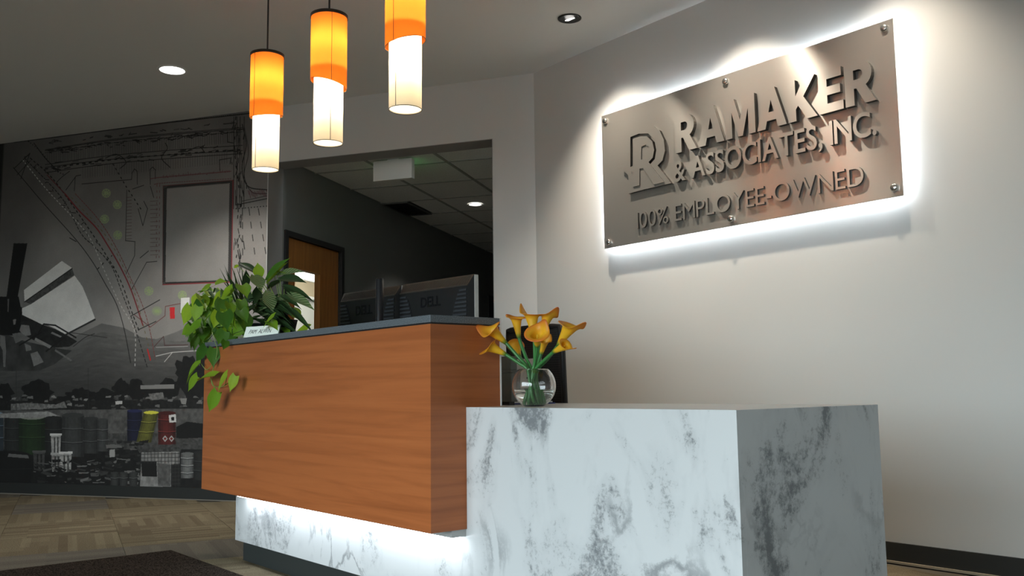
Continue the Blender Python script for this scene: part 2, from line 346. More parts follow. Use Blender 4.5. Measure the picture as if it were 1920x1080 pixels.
# carpet tiles, turned 13 degrees from the desk
TS = 0.61; az = R(-76); d1 = np.array([math.sin(az), math.cos(az)]); d2 = np.array([-d1[1], d1[0]])
tm = MB().box((-TS/2+0.001, -TS/2+0.001, -0.006), (TS/2-0.001, TS/2-0.001, 0.0)); tmesh = None
def inside(p, poly):
    n = len(poly); c_ = False; j = n-1
    for i in range(n):
        if (poly[i][1] > p[1]) != (poly[j][1] > p[1]) and p[0] < (poly[j][0]-poly[i][0])*(p[1]-poly[i][1])/(poly[j][1]-poly[i][1])+poly[i][0]: c_ = not c_
        j = i
    return c_
o0 = np.array([-2.3, 0.1]); nt_ = 0
for i in range(-9, 12):
    for j in range(-7, 8):
        p = o0+d1*TS*i+d2*TS*j
        if not inside(p, outline) or p[0] < -6.4 or p[0] > 2.7 or p[1] < -2.2: continue
        if tmesh is None: o = tm.build('carpet_tile', M['carpet'], floor); tmesh = o.data
        else: o = bpy.data.objects.new('carpet_tile', tmesh); col.objects.link(o); o.parent = floor
        o.location = (p[0], p[1], 0.0005*((i*7+j*3) % 3)); o.rotation_euler = (0, 0, math.atan2(d1[1], d1[0])+(math.pi/2)*((i+j) % 2)+math.pi*((i*5+j*11) % 2)); nt_ += 1
BH = 0.091
mb = MB(); bwbox(mb, OXL, SEND, -0.012, 0, 0, BH); bwbox(mb, 0.0, OXR, -0.012, 0, 0, BH); struct(mb.build('baseboard_back', M['base']))
mb = MB(); swbox(mb, 0.01, XR-K[0]-0.01, -0.012, 0, 0, BH); struct(mb.build('baseboard_right', M['base']))
mb = MB(); swbox(mb, 0.01, XR-K[0]-0.01, -0.022, -0.012, 0, 0.010); struct(mb.build('trim_right', mat('carpet_edge', (0.36, 0.31, 0.23), 0.9)))
mb = MB(); bwbox(mb, OXL, SEND, -0.02, -0.012, 0, 0.007); struct(mb.build('trim_back', mat('carpet_edge_back', (0.20, 0.18, 0.15), 0.9)))

# ================================================================== HALL
H = np.array([-0.554, 0.833, 0.0]); H /= np.linalg.norm(H); HL = np.array([-H[1], H[0], 0.0]); J = np.array(BW(OXL, TW, 0))
HW = lambda s, l, z: tuple(J+H*s+HL*l+np.array([0, 0, z]))     # along hall, left of its left wall, up
def hwbox(mb, s0, s1, l0, l1, z0, z1, mi=0): return mb.box((s0, l0, z0), (s1, l1, z1), mi, T=lambda p: HW(*p))
HEND, HWID = 8.6, 2.10
DS0, DS1, DZ = 0.075, 0.985, 2.03              # wooden door in the left wall
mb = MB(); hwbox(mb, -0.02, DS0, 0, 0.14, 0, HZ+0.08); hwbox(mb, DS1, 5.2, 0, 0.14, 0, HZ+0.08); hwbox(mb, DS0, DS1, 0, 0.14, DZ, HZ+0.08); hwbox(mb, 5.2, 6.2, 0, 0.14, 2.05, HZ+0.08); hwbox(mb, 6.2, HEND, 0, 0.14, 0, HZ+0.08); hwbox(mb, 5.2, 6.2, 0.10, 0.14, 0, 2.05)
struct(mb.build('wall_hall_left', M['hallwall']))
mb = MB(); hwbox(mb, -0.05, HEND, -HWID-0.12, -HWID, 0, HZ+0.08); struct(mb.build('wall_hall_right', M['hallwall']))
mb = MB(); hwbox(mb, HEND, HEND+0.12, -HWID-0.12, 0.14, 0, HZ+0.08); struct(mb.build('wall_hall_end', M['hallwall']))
mb = MB(); hwbox(mb, 0.0, HEND, -HWID, 0.0, HZ+0.012, HZ+0.08); hceil = struct(mb.build('ceiling_hall', M['blackmetal']))
# suspended grid with its tiles
mb = MB()
SC = [-0.12, 0.51, 1.17, 1.82, 2.48, 3.12, 3.79, 4.44, 5.09, 5.74, 6.39, 7.04, 7.69, 8.34]; LC = [0.0, -0.588, -1.19, -1.79, -2.09]
for s_ in SC[1:]: hwbox(mb, s_-0.010, s_+0.010, -HWID, 0, HZ-0.001, HZ+0.011)
for l_ in LC[1:]: hwbox(mb, 0, HEND, l_-0.012, l_+0.012, HZ-0.002, HZ+0.010)
gr = mb.build('ceiling_grid', mat('ceiling_grid_bar', (0.34, 0.34, 0.32), 0.6), hceil)
tmeshes = {}
for a, b in zip(SC[:-1], SC[1:]):
    for c_, d_ in zip(LC[:-1], LC[1:]):
        a2 = max(a, 0.0)
        if a == 1.82 and c_ == 0.0: mbt = MB(); hwbox(mbt, a+0.011, b-0.011, d_+0.013, -0.30, HZ+0.004, HZ+0.016)
        else: mbt = MB(); hwbox(mbt, a2+0.011, b-0.011, d_+0.013, c_-0.013, HZ+0.004, HZ+0.016)
        mbt.build('ceiling_tile', M['tile'], hceil)
mb = MB(); hwbox(mb, 1.825, 2.47, -0.285, -0.01, HZ-0.012, HZ+0.004)
vt = thing('ceiling_vent', 'dark slotted return air grille in hall ceiling against the left wall', 'vent', HW(2.15, -0.15, HZ))
mb = MB(); hwbox(mb, 1.825, 1.845, -0.285, -0.01, HZ-0.012, HZ+0.002); hwbox(mb, 2.45, 2.47, -0.285, -0.01, HZ-0.012, HZ+0.002); hwbox(mb, 1.845, 2.45, -0.285, -0.27, HZ-0.012, HZ+0.002); hwbox(mb, 1.845, 2.45, -0.025, -0.01, HZ-0.012, HZ+0.002)
mb.build('frame', mat('vent_grey', (0.16, 0.16, 0.155), 0.6), vt)
for k in range(12):
    mb = MB(); l_ = -0.262+k*0.0205; hwbox(mb, 1.846, 2.449, l_, l_+0.010, HZ-0.010, HZ-0.001); mb.build('slat', M['blackmetal'], vt)
# exit sign hanging in the hall, seen from its blank back
es = thing('exit_sign', 'blank white back of an exit sign hung below the hall ceiling', 'sign', tuple(HW(0.31, -0.80, HZ)))
ep = [plane(x, y, np.array(BW(0, 0.50, 0)), N) for x, y in ((700, 305), (772, 296.5), (773, 331.5), (701, 340))]
e0, e1 = ep[0], ep[1]; ed = (e1-e0); ez0 = ep[3][2]
mb = MB(); F = lambda u, v, d: tuple(e0*np.array([1, 1, 0])+ed*np.array([1, 1, 0])*u+N*d+np.array([0, 0, v]))
mb.prism([(0, ez0), (1, ez0), (1, HZ-0.010), (0, HZ-0.010)], 0, 0.05, F); mb.build('housing', mat('white_sign_housing', (0.80, 0.79, 0.74), 0.5), es, bevel=0.003)
mb = MB(); mb.prism([(0.06, ez0+0.015), (0.94, ez0+0.015), (0.94, HZ-0.03), (0.06, HZ-0.03)], 0.0505, 0.054, F); mb.build('lit_face', M['green'], es)
mb = MB(); mb.prism([(0.35, HZ-0.0102), (0.65, HZ-0.0102), (0.65, HZ), (0.35, HZ)], 0.01, 0.04, F); mb.build('ceiling_mount', M['white'], es)
# wooden door with a glass light, an office lit behind it
dr = bpy.data.objects.new('door_1', None); col.objects.link(dr); struct(dr)
mb = MB(); hwbox(mb, DS0-0.045, DS0, -0.018, 0.15, 0, DZ+0.045); hwbox(mb, DS1, DS1+0.045, -0.018, 0.15, 0, DZ+0.045); hwbox(mb, DS0, DS1, -0.018, 0.15, DZ, DZ+0.045); mb.build('door_frame', mat('dark_door_frame', (0.022, 0.022, 0.022), 0.5), dr)
GS0, GS1, GZ0, GZ1 = 0.215, 0.655, 0.55, 1.805
mb = MB(); hwbox(mb, DS0, GS0, 0.02, 0.062, 0.01, DZ); hwbox(mb, GS1, DS1, 0.02, 0.062, 0.01, DZ); hwbox(mb, GS0, GS1, 0.02, 0.062, GZ1, DZ); hwbox(mb, GS0, GS1, 0.02, 0.062, 0.01, GZ0); mb.build('door_leaf', M['doorwood'], dr)
mb = MB(); hwbox(mb, GS0, GS0+0.012, 0.012, 0.066, GZ0, GZ1); hwbox(mb, GS1-0.012, GS1, 0.012, 0.066, GZ0, GZ1); hwbox(mb, GS0, GS1, 0.012, 0.066, GZ1-0.012, GZ1); hwbox(mb, GS0, GS1, 0.012, 0.066, GZ0, GZ0+0.012); mb.build('glazing_bead', M['doorwood'], dr)
mb = MB(); hwbox(mb, GS0+0.012, GS1-0.012, 0.038, 0.044, GZ0+0.012, GZ1-0.012); mb.build('door_glass', M['pane'], dr)
mb = MB(); p = Vector(HW(DS1-0.07, 0.02, 1.0)); hv = Vector(tuple(HL)); mb.cyl(p, p-hv*0.05, 0.010); mb.cyl(p-hv*0.05, p-hv*0.05-Vector(tuple(H))*0.12, 0.009); mb.build('door_handle', M['silver'], dr)
# second, dark door far along the hall
d2o = bpy.data.objects.new('door_2', None); col.objects.link(d2o); struct(d2o)
mb = MB(); hwbox(mb, 5.2, 5.26, -0.015, 0.09, 0, 2.05); hwbox(mb, 6.14, 6.2, -0.015, 0.09, 0, 2.05); hwbox(mb, 5.26, 6.14, -0.015, 0.09, 1.99, 2.05); mb.build('door_frame', M['blackmetal'], d2o)
mb = MB(); hwbox(mb, 5.27, 6.13, 0.03, 0.07, 0.01, 1.98); mb.build('door_leaf', mat('dark_door', (0.03, 0.03, 0.03), 0.5), d2o)
mb = MB(); hwbox(mb, DS1+0.05, 5.19, -0.012, 0, 0, BH); hwbox(mb, 6.21, HEND, -0.012, 0, 0, BH); struct(mb.build('baseboard_hall', M['base']))
# office behind the door
OZ = 2.62; OS0, OS1, OL = 0.06, 9.0, 2.6
OFN = HL
mb = MB(); hwbox(mb, OS0, OS1, OL, OL+0.1, 0, OZ); struct(mb.build('wall_office_far', M['office']))
mb = MB(); hwbox(mb, OS0-0.04, OS0, 0.14, OL, 0, OZ); hwbox(mb, OS1, OS1+0.1, 0.14, OL, 0, OZ); struct(mb.build('wall_office_side', M['office']))
mb = MB(); hwbox(mb, OS0, OS1, 0.14, OL, OZ, OZ+0.08); struct(mb.build('ceiling_office', M['office']))
def ofz(x, y):
    p = plane(x, y, J+HL*(OL-0.06), HL); return ((p-J)@H, p[2])
za = ofz(590, 561)[1]; zb_ = ofz(600, 530)[1]; zc_ = ofz(600, 516)[1]
mb = MB(); hwbox(mb, OS0, OS1, OL-0.05, OL, za+0.02, OZ); struct(mb.build('trim_soffit', mat('beige_soffit', (0.50, 0.42, 0.29), 0.9)))
mb = MB(); hwbox(mb, OS0, OS1, OL-0.10, OL, za-0.015, za+0.02); struct(mb.build('trim_ledge', M['white']))
lt = thing('wall_light', 'bright lit panel high on the beige office wall seen through the door glass', 'wall light', HW(5.8, OL-0.07, zb_))
mb = MB(); hwbox(mb, 3.2, 8.4, OL-0.065, OL-0.051, zb_, zc_); mb.build('diffuser', M['panel'], lt)
mb = MB(); hwbox(mb, 3.16, 8.44, OL-0.07, OL-0.051, zb_-0.02, zb_-0.001); hwbox(mb, 3.16, 8.44, OL-0.07, OL-0.051, zc_+0.001, zc_+0.02); mb.build('frame', M['white'], lt)

# ================================================================== MURAL (flat print on the back wall)
MS0, MS1, MPX = OXL+0.004, SEND-0.02, 330.0
MZ0, MZ1 = BH, ZC-0.002
MWd, MHt = int((MS1-MS0)*MPX), int((MZ1-MZ0)*MPX)
def mp(x, y):                                   # photo pixel -> raster column (grows to the left of the room), row
    p = plane(x, y, K-N*0.003, N); s_ = (p-K)@E
    return ((MS1-s_)*MPX, (MZ1-p[2])*MPX)
rng = np.random.default_rng(3)
yy, xx = np.mgrid[0:MHt, 0:MWd].astype(np.float32)
def fnoise(cells, seed, sl):
    r_ = np.random.default_rng(seed); g = r_.random((int(MHt/cells)+3, int(MWd/cells)+3)).astype(np.float32)
    fy, fx = yy[sl]/cells, xx[sl]/cells; iy, ix = fy.astype(int), fx.astype(int); ty, tx = fy-iy, fx-ix; ty = ty*ty*(3-2*ty); tx = tx*tx*(3-2*tx)
    return (g[iy, ix]*(1-tx)+g[iy, ix+1]*tx)*(1-ty)+(g[iy+1, ix]*(1-tx)+g[iy+1, ix+1]*tx)*ty
def fbm(c0, seed, sl=(slice(None), slice(None)), n=4):
    o = 0; a = 0.5
    for k in range(n): o = o+a*fnoise(max(2, c0/2**k), seed+k, sl); a *= 0.5
    return o
img = np.zeros((MHt, MWd, 3), np.float32)
def G(v): return np.array([v, v*0.985, v*0.965], np.float32)
# sky gradient of the print, from key greys at photo positions
keys = [(60, 300, 84), (250, 260, 84), (450, 240, 80), (20, 420, 92), (170, 380, 104), (370, 330, 108), (480, 330, 108), (120, 480, 140), (240, 470, 132), (370, 440, 130), (480, 430, 128), (220, 580, 146), (330, 600, 130), (480, 560, 130), (20, 620, 112), (0, 290, 70)]
kp = np.array([mp(a, b) for a, b, _ in keys]); kv = np.array([k_[2] for k_ in keys], np.float32)
num = np.zeros((MHt, MWd), np.float32); den = num.copy()
for (px_, py_), v_ in zip(kp, kv):
    w_ = 1/(((xx-px_)**2+(yy-py_)**2)/8000+0.6)**1.6; num += w_*v_; den += w_
sky_ = num/den*(0.94+0.12*fbm(40, 5))
img[:] = sky_[..., None]*np.array([1.0, 0.975, 0.95])
def pmask(pts, soft=0.0):
    P = np.array([mp(*p) for p in pts]); x0, y0 = np.maximum(np.floor(P.min(0)).astype(int)-2, 0); x1, y1 = np.ceil(P.max(0)).astype(int)+3
    x1 = min(x1, MWd); y1 = min(y1, MHt)
    if x1 <= x0 or y1 <= y0: return None
    X, Y = xx[y0:y1, x0:x1], yy[y0:y1, x0:x1]; c_ = np.zeros(X.shape, bool); j = len(P)-1
    for i in range(len(P)):
        (xi, yi), (xj, yj) = P[i], P[j]
        if yi != yj: c_ ^= ((yi > Y) != (yj > Y)) & (X < (xj-xi)*(Y-yi)/(yj-yi)+xi)
        j = i
    return c_, slice(y0, y1), slice(x0, x1)
def poly(pts, v_, tex=0.0, seed=1, cells=12, c=None):
    r_ = pmask(pts)
    if r_ is None: return
    k_, sy, sx_ = r_; colr = np.array(c, np.float32) if c is not None else G(v_)
    t_ = 1.0 if not tex else (1-tex+2*tex*fbm(cells, seed, (sy, sx_)))[..., None]
    img[sy, sx_] = np.where(k_[..., None], colr*t_, img[sy, sx_])
def line(pts, v_, w_=0.8, dash=None, c=None, a=1.0, jit=0.0):
    P = [np.array(mp(x+rng.normal(0, jit) if jit else x, y+rng.normal(0, jit) if jit else y)) for x, y in pts]; colr = np.array(c, np.float32) if c is not None else G(v_); acc = 0.0
    for A, B in zip(P[:-1], P[1:]):
        L = np.linalg.norm(B-A)
        if L < 1e-3: continue
        x0, y0 = np.maximum(np.floor(np.minimum(A, B)-w_-3).astype(int), 0); x1, y1 = np.ceil(np.maximum(A, B)+w_+4).astype(int)
        x1 = min(x1, MWd); y1 = min(y1, MHt)
        if x1 <= x0 or y1 <= y0: acc += L; continue
        X, Y = xx[y0:y1, x0:x1], yy[y0:y1, x0:x1]; d_ = (B-A)/L; t_ = np.clip((X-A[0])*d_[0]+(Y-A[1])*d_[1], 0, L)
        q = np.clip(w_+0.5-np.hypot(X-A[0]-t_*d_[0], Y-A[1]-t_*d_[1]), 0, 1)*a
        if dash: q = q*(((t_+acc) % dash[0]) < dash[1])
        img[y0:y1, x0:x1] = img[y0:y1, x0:x1]*(1-q[..., None])+colr*q[..., None]; acc += L
def arc(pts, n=24):                             # smooth curve through points
    P = [np.array(p, float) for p in pts]; P = [2*P[0]-P[1]]+P+[2*P[-1]-P[-2]]; o = []
    for i in range(1, len(P)-2):
        for k in range(n):
            t = k/n; o.append(tuple(0.5*(2*P[i]+(P[i+1]-P[i-1])*t+(2*P[i-1]-5*P[i]+4*P[i+1]-P[i+2])*t*t+(3*P[i]-P[i-1]-3*P[i+1]+P[i+2])*t**3)))
    return o+[tuple(P[-2])]
def rowsmooth(fn): return fn
# haze and mountain
ridge_ = [(-60, 668), (40, 660), (120, 640), (190, 606), (232, 614), (280, 640), (330, 622), (400, 590), (520, 600)]
poly(ridge_+[(520, 730), (-60, 730)], 104, 0.16, 11, 46)
for k in range(26):
    f_ = k/25; poly([(-60, 668+3*k), (120, 650+3*k), (190, 622+4*k), (232, 628+4*k), (330, 640+3.4*k), (520, 620+4*k), (520, 745), (-60, 748)], 98-44*f_, 0.16, 20+k, 34)
# tree line and far buildings
def row(x, y): return y-0.01*x
poly([(-60, 745), (520, 738), (520, 920), (-60, 920)], 62, 0.5, 31, 8)
for (x, y, w_, h_) in [(8, 738, 26, 34), (68, 735, 46, 40), (150, 742, 44, 26), (195, 744, 36, 28), (225, 730, 24, 34), (255, 730, 30, 36), (290, 738, 40, 26), (318, 728, 30, 34), (352, 700, 40, 62), (365, 720, 44, 60), (395, 705, 40, 70), (120, 752, 36, 20)]:
    pts = []
    for k in range(26):
        an = 2*math.pi*k/26; q = 1+rng.normal(0, 0.11); pts.append((x+w_*q*math.cos(an)*0.62, y+h_*0.55*q*math.sin(an)))
    poly(pts, 17, 0.5, 40, 7)
poly([(-60, 752), (520, 748), (520, 772), (-60, 774)], 24, 0.6, 44, 6)
for k in range(46):
    x, y = rng.uniform(-40, 380), rng.uniform(740, 768); poly([(x, y), (x+rng.uniform(3, 12), y-1), (x+rng.uniform(3, 12), y+rng.uniform(2, 5)), (x-1, y+3)], rng.uniform(60, 125))
poly([(263, 722), (326, 720), (326, 728), (263, 729)], 120); poly([(20, 757), (52, 755), (105, 758), (120, 752), (125, 764), (20, 769)], 105, 0.4, 47, 5)
poly([(216, 752), (229, 751), (229, 757), (216, 758)], 170); poly([(278, 738), (305, 735), (308, 748), (282, 750)], 100, 0.4, 48, 5); poly([(337, 747), (350, 746), (348, 758), (340, 757)], 120)
for x in (30, 165): line([(x, 690), (x, 768)], 40, 0.7)
# open ground
poly([(-60, 770), (520, 764), (520, 812), (-60, 812)], 74, 0.30, 51, 9)
poly([(330, 800), (350, 790), (390, 795), (392, 820), (330, 822)], 12, 0.4, 52, 6)
poly([(-60, 842), (520, 842), (520, 925), (-60, 925)], 16, 0.7, 53, 10)
# drums
def drum(x0, x1, y0, y1, c, top=None, tilt=0.0, ribs=(0.33, 0.66), rib=None):
    c = np.array(c, float); c = c*0.50+0.18*c.mean(); n = 7
    for k in range(n):
        a, b = k/n, (k+1)/n; sh = 0.45+0.75*math.sin(math.pi*(0.12+0.8*(a+b)/2))
        poly([(x0+(x1-x0)*a+tilt, y0), (x0+(x1-x0)*b+tilt, y0), (x0+(x1-x0)*b, y1), (x0+(x1-x0)*a, y1)], 0, 0.16, 60, 7, c=c*sh)
    for r_ in ribs:
        yq = y0+(y1-y0)*r_; tq = tilt*(1-r_); line([(x0+tq, yq), ((x0+x1)/2+tq, yq+1.5), (x1+tq, yq)], 0, 0.9, c=c*0.35); line([(x0+tq, yq-1.4), ((x0+x1)/2+tq, yq+0.3), (x1+tq, yq-1.4)], 0, 0.6, c=np.minimum(c*1.9+12, 255))
    e = [((x0+x1)/2+tilt+(x1-x0)/2*math.cos(2*math.pi*k/20), y0+(x1-x0)*0.11*math.sin(2*math.pi*k/20)) for k in range(20)]
    poly(e, 0, c=np.array(top if top is not None else c*1.1, float))
drum(-40, 6, 776, 845, (74, 92, 108), (110, 130, 145)); drum(8, 38, 780, 850, (46, 48, 46)); drum(35, 84, 781, 852, (34, 62, 26), (120, 122, 112), ribs=(0.2, 0.55))
poly([(0, 775), (90, 771), (112, 780), (60, 784), (0, 783)], 135, 0.25, 62, 8)
drum(84, 116, 783, 852, (40, 41, 40)); drum(116, 157, 778, 856, (66, 67, 66)); drum(155, 184, 784, 850, (58, 59, 58)); drum(182, 202, 786, 846, (72, 73, 72))
drum(238, 266, 770, 826, (22, 26, 60), (30, 34, 70)); drum(296, 329, 774, 833, (112, 26, 22), (60, 20, 18), ribs=(0.22, 0.6)); drum(255, 283, 773, 829, (118, 116, 28), (196, 190, 66), tilt=14)
poly([(316, 778), (329, 776), (330, 791), (317, 792)], 190); poly([(320, 782), (326, 781), (326, 788), (321, 788)], 20)
for x in (309, 321):
    poly([(x, 816), (x+5, 822), (x, 828), (x-5, 822)], 160); poly([(x, 819), (x+3, 822), (x, 825), (x-3, 822)], 0, c=(110, 26, 22))
# white buckets and clutter
def bucket(x0, x1, y0, y1, v_):
    poly([(x0, y0), (x1, y0), (x1-1.5, y1), (x0+1.5, y1)], v_, 0.3, 70, 6); poly([(x0-1.5, y0-1.5), (x1+1.5, y0-2.0), (x1+1.5, y0+2.0), (x0-1.5, y0+2.5)], v_*1.25); line([(x0, y0+6), (x1, y0+6)], v_*0.6, 0.7)
    for q in (0.3, 0.62): poly([(x0+(x1-x0)*q, y0+5), (x0+(x1-x0)*(q+0.14), y0+5), (x0+(x1-x0)*(q+0.14), y1), (x0+(x1-x0)*q, y1)], v_*0.4)
bucket(95, 114, 814, 850, 150); bucket(96, 115, 850, 884, 120); bucket(112, 134, 848, 884, 150); bucket(62, 84, 846, 880, 60)
drum(-30, 58, 854, 905, (20, 20, 20), ribs=(0.5,)); poly([(16, 850), (52, 853), (54, 859), (14, 856)], 90)
for k in range(150):
    x, y = rng.uniform(58, 262), rng.uniform(858, 908); w_ = rng.uniform(3, 24); h_ = rng.uniform(1, 6); a = rng.normal(0, 0.25); v_ = rng.choice([10, 14, 22, 34, 48, 70, 96])
    poly([(x, y), (x+w_, y+a*w_), (x+w_*0.9, y+a*w_+h_), (x+1, y+h_)], v_)
for k in range(60):
    x, y = rng.uniform(196, 262), rng.uniform(826, 872); w_ = rng.uniform(4, 20); poly([(x, y), (x+w_, y+rng.normal(0, 1.5)), (x+w_*0.9, y+3), (x+1, y+4)], rng.choice([16, 26, 44, 80]))
poly([(205, 843), (215, 842), (215, 856), (205, 857)], 140); poly([(198, 834), (210, 832), (228, 835), (228, 839), (199, 840)], 90)
poly([(255, 838), (340, 838), (338, 848), (262, 850)], 55, 0.5, 75, 6); poly([(262, 848), (338, 846), (338, 910), (262, 910)], 26, 0.3, 76, 7)
poly([(264, 848), (336, 846), (336, 869), (320, 870), (320, 912), (262, 912), (264, 868)], 118, 0.25, 77, 8); poly([(264, 864), (293, 864), (294, 893), (266, 893)], 14); poly([(294, 868), (319, 870), (319, 911), (296, 911)], 78, 0.3, 78, 8)
for k in range(12): line([(264+k*6.4, 848), (264+k*6.4, 912 if k > 8 else 868)], 40, 0.8)
for k in range(9): line([(264 if k < 3 else 320, 851+k*7), (337, 850+k*7)], 44, 0.8)
drum(339, 363, 850, 896, (122, 122, 120), ribs=(0.2, 0.5, 0.8)); drum(362, 392, 848, 900, (40, 41, 40)); poly([(326, 820), (384, 828), (384, 836), (330, 830)], 60, 0.3, 79, 6)
poly([(60, 905), (200, 905), (200, 912), (60, 912)], 18, 0.6, 80, 6)
for x in (215, 232, 250): drum(x-8, x+7, 886, 912, (64, 64, 62), ribs=(0.4,))
# wind pump: wheel blades, hub and tail
c7 = lambda x, y: (x/4.155, 440+y/4.155)
poly([c7(*p) for p in [(165, 575), (240, 540), (580, 318), (640, 400), (690, 520), (738, 650), (510, 775), (430, 730), (340, 690), (300, 720), (170, 630)]], 222, 0.05, 90, 30)
poly([c7(*p) for p in [(190, 522), (560, 262), (578, 312), (240, 540)]], 74, 0.35, 91, 5)
poly([c7(*p) for p in [(185, 430), (480, 203), (560, 258), (190, 520)]], 216, 0.04, 92, 20); line([c7(190, 522), c7(560, 262)], 20, 1.4)
poly([c7(*p) for p in [(105, 66), (212, 66), (135, 494), (48, 494)]], 12)
poly([c7(*p) for p in [(-160, 480), (168, 482), (172, 640), (165, 780), (-160, 790)]], 13, 0.5, 93, 9)
poly([c7(*p) for p in [(58, 500), (70, 500), (66, 600), (58, 600)]], 90); poly([c7(*p) for p in [(140, 460), (172, 440), (176, 570), (160, 560)]], 120)
poly([c7(*p) for p in [(100, 660), (125, 655), (118, 700), (104, 700)]], 120)
poly([c7(*p) for p in [(165, 620), (250, 660), (330, 700), (430, 735), (510, 775), (600, 830), (540, 870), (420, 880), (260, 820), (150, 760)]], 34, 0.4, 94, 8)
poly([c7(*p) for p in [(-160, 780), (60, 780), (200, 830), (420, 880), (560, 900), (420, 1010), (300, 1060), (-160, 1060)]], 56, 0.35, 95, 24)
line([c7(300, 760), c7(340, 695), c7(430, 705), c7(590, 800)], 18, 2.0); line([c7(510, 778), c7(738, 660)], 44, 2.4); line([c7(150, 860), c7(320, 760)], 20, 2.0); line([c7(360, 905), c7(500, 800)], 26, 2.6)
for pts, v_ in [([(165, 700), (225, 705), (240, 780), (190, 790), (150, 745)], 128), ([(95, 770), (160, 760), (215, 800), (120, 845)], 104), ([(275, 800), (400, 865), (385, 885), (268, 820)], 140), ([(190, 845), (238, 865), (244, 898), (202, 906)], 120), ([(235, 925), (290, 908), (338, 990), (262, 1024)], 122), ([(430, 890), (560, 975), (550, 985), (425, 905)], 108), ([(0, 780), (38, 790), (46, 900), (40, 1030), (25, 1030), (20, 900), (0, 860)], 112), ([(405, 755), (480, 790), (470, 800), (395, 768)], 130)]:
    poly([c7(*p) for p in pts], v_, 0.12, 96, 9)
line([c7(540, 760), c7(831, 800)], 50, 0.9); line(arc([c7(570, 870), c7(660, 800), c7(735, 770)]), 46, 1.0)
# site plan line work: c1 maps a 0-520 x 180-560 close-up
c1 = lambda x, y: (x/2.842, 180+y/2.842)
BK = 5; RD = (118, 40, 44); GN = (142, 160, 112); WH = 190
def L(pts, v_=BK, w_=0.8, **k): line([c1(*p) for p in pts], v_, w_, **k)
L(arc([(75, 246), (400, 205), (740, 160), (1040, 125), (1335, 92)]), BK, 1.0); L(arc([(740, 158), (1040, 123), (1335, 90)]), BK, 1.5, dash=(6, 4))
L(arc([(70, 380), (230, 570), (400, 760), (490, 880), (560, 1000), (620, 1110), (660, 1240), (695, 1420)]), BK, 0.9); L(arc([(130, 330), (330, 545), (430, 730), (500, 800), (590, 900), (650, 1050), (720, 1240), (785, 1450)]), BK, 1.0, dash=(14, 10))
L(arc([(160, 330), (280, 440), (440, 660), (560, 840), (640, 980), (705, 1160), (740, 1250)]), BK, 1.3, dash=(16, 9)); L(arc([(120, 340), (250, 500), (400, 660), (480, 760), (560, 940), (640, 1110), (715, 1250), (718, 1440)]), WH, 1.0, dash=(13, 7))
L(arc([(345, 520), (420, 610), (510, 700), (570, 790), (640, 910), (700, 1040), (760, 1220)]), 0, 1.8, c=RD); L(arc([(250, 420), (345, 520)]), 0, 1.2, c=(90, 40, 40)); L([(785, 1350), (800, 1405)], 0, 2.2, c=(170, 40, 40))
L(arc([(400, 520), (510, 640), (580, 740), (640, 850), (690, 960), (760, 1120), (800, 1260), (825, 1400)]), 0, 0.9, c=(110, 50, 46), dash=(10, 8)); L(arc([(380, 540), (520, 690), (600, 800), (660, 920), (720, 1060), (790, 1330)]), 0, 0.8, c=(96, 84, 40), dash=(18, 8))
L([(75, 385), (158, 305), (110, 440)], BK, 1.0); L([(90, 420), (160, 345)], BK, 0.8); L(arc([(150, 240), (220, 300), (290, 390), (345, 420)]), BK, 1.2, dash=(10, 3)); L(arc([(180, 250), (240, 330), (310, 400)]), BK, 0.9)
for yA, yB, ww, da in [(290, 175, 0.8, None), (302, 190, 1.0, (5, 3)), (286, 168, 0.7, (4, 4)), (388, 285, 1.6, (22, 10)), (365, 262, 0.8, None), (408, 306, 0.8, None), (380, 290, 0.8, None)]:
    L(arc([(240, yA), (560, yA*0.62+yB*0.38-6), (900, yA*0.3+yB*0.7-4), (1290, yB)]), BK, ww, dash=da)
for k in range(86):
    x = 250+k*12; yA = 296-(x-240)*0.112; L([(x, yA), (x+rng.normal(0, 2), yA+62)], 34, 0.5, a=0.7)
for k in range(60):
    x = 440+k*13; yA = 400-(x-240)*0.104; L([(x, yA), (x, yA+58)], 34, 0.5, a=0.6)
for k in range(60): x = 240+rng.uniform(0, 1040); y = 296-(x-240)*0.11+rng.normal(0, 6); L([(x, y), (x+rng.uniform(6, 26), y+rng.normal(0, 5))], BK, 0.8)
L([(435, 468), (700, 444), (702, 410), (715, 388), (730, 400), (730, 470)], BK, 0.8); L([(800, 470), (798, 390), (812, 378), (826, 392), (826, 440)], BK, 0.8); L([(705, 495), (765, 475)], BK, 0.8)
L([(600, 360), (670, 480), (735, 580), (752, 605)], BK, 1.3, dash=(16, 7)); L([(675, 500), (668, 770), (718, 775), (716, 850), (670, 948)], 30, 0.9); L([(745, 862), (790, 825)], BK, 0.9); L([(700, 1030), (780, 885), (835, 880)], BK, 0.8)
L([(735, 600), (760, 690), (785, 600), (765, 560)], BK, 0.8); L([(800, 480), (818, 540)], BK, 0.8)
for k in range(14): L([(672, 540+k*17), (700, 538+k*17)], 60, 0.5, c=(70, 44, 44)); L([(800, 560+k*22), (840, 558+k*22)], 60, 0.5, c=(72, 46, 46))
for x in (835, 850): L(arc([(x, 470), (x-2, 700), (x-4, 880)]), 0, 0.8, c=(92, 48, 48), dash=(16, 6))
L(arc([(800, 440), (880, 430), (1230, 400)]), 0, 0.9, c=(92, 48, 50)); L(arc([(820, 470), (880, 462), (1230, 440)]), 0, 0.8, c=(92, 48, 50), dash=(8, 6))
for k in range(40): x = 870+k*9; L([(x, 436-(k*0.8)), (x+rng.normal(0, 4), 426-k*0.8+rng.normal(0, 5))], 0, 0.7, c=(86, 46, 48))
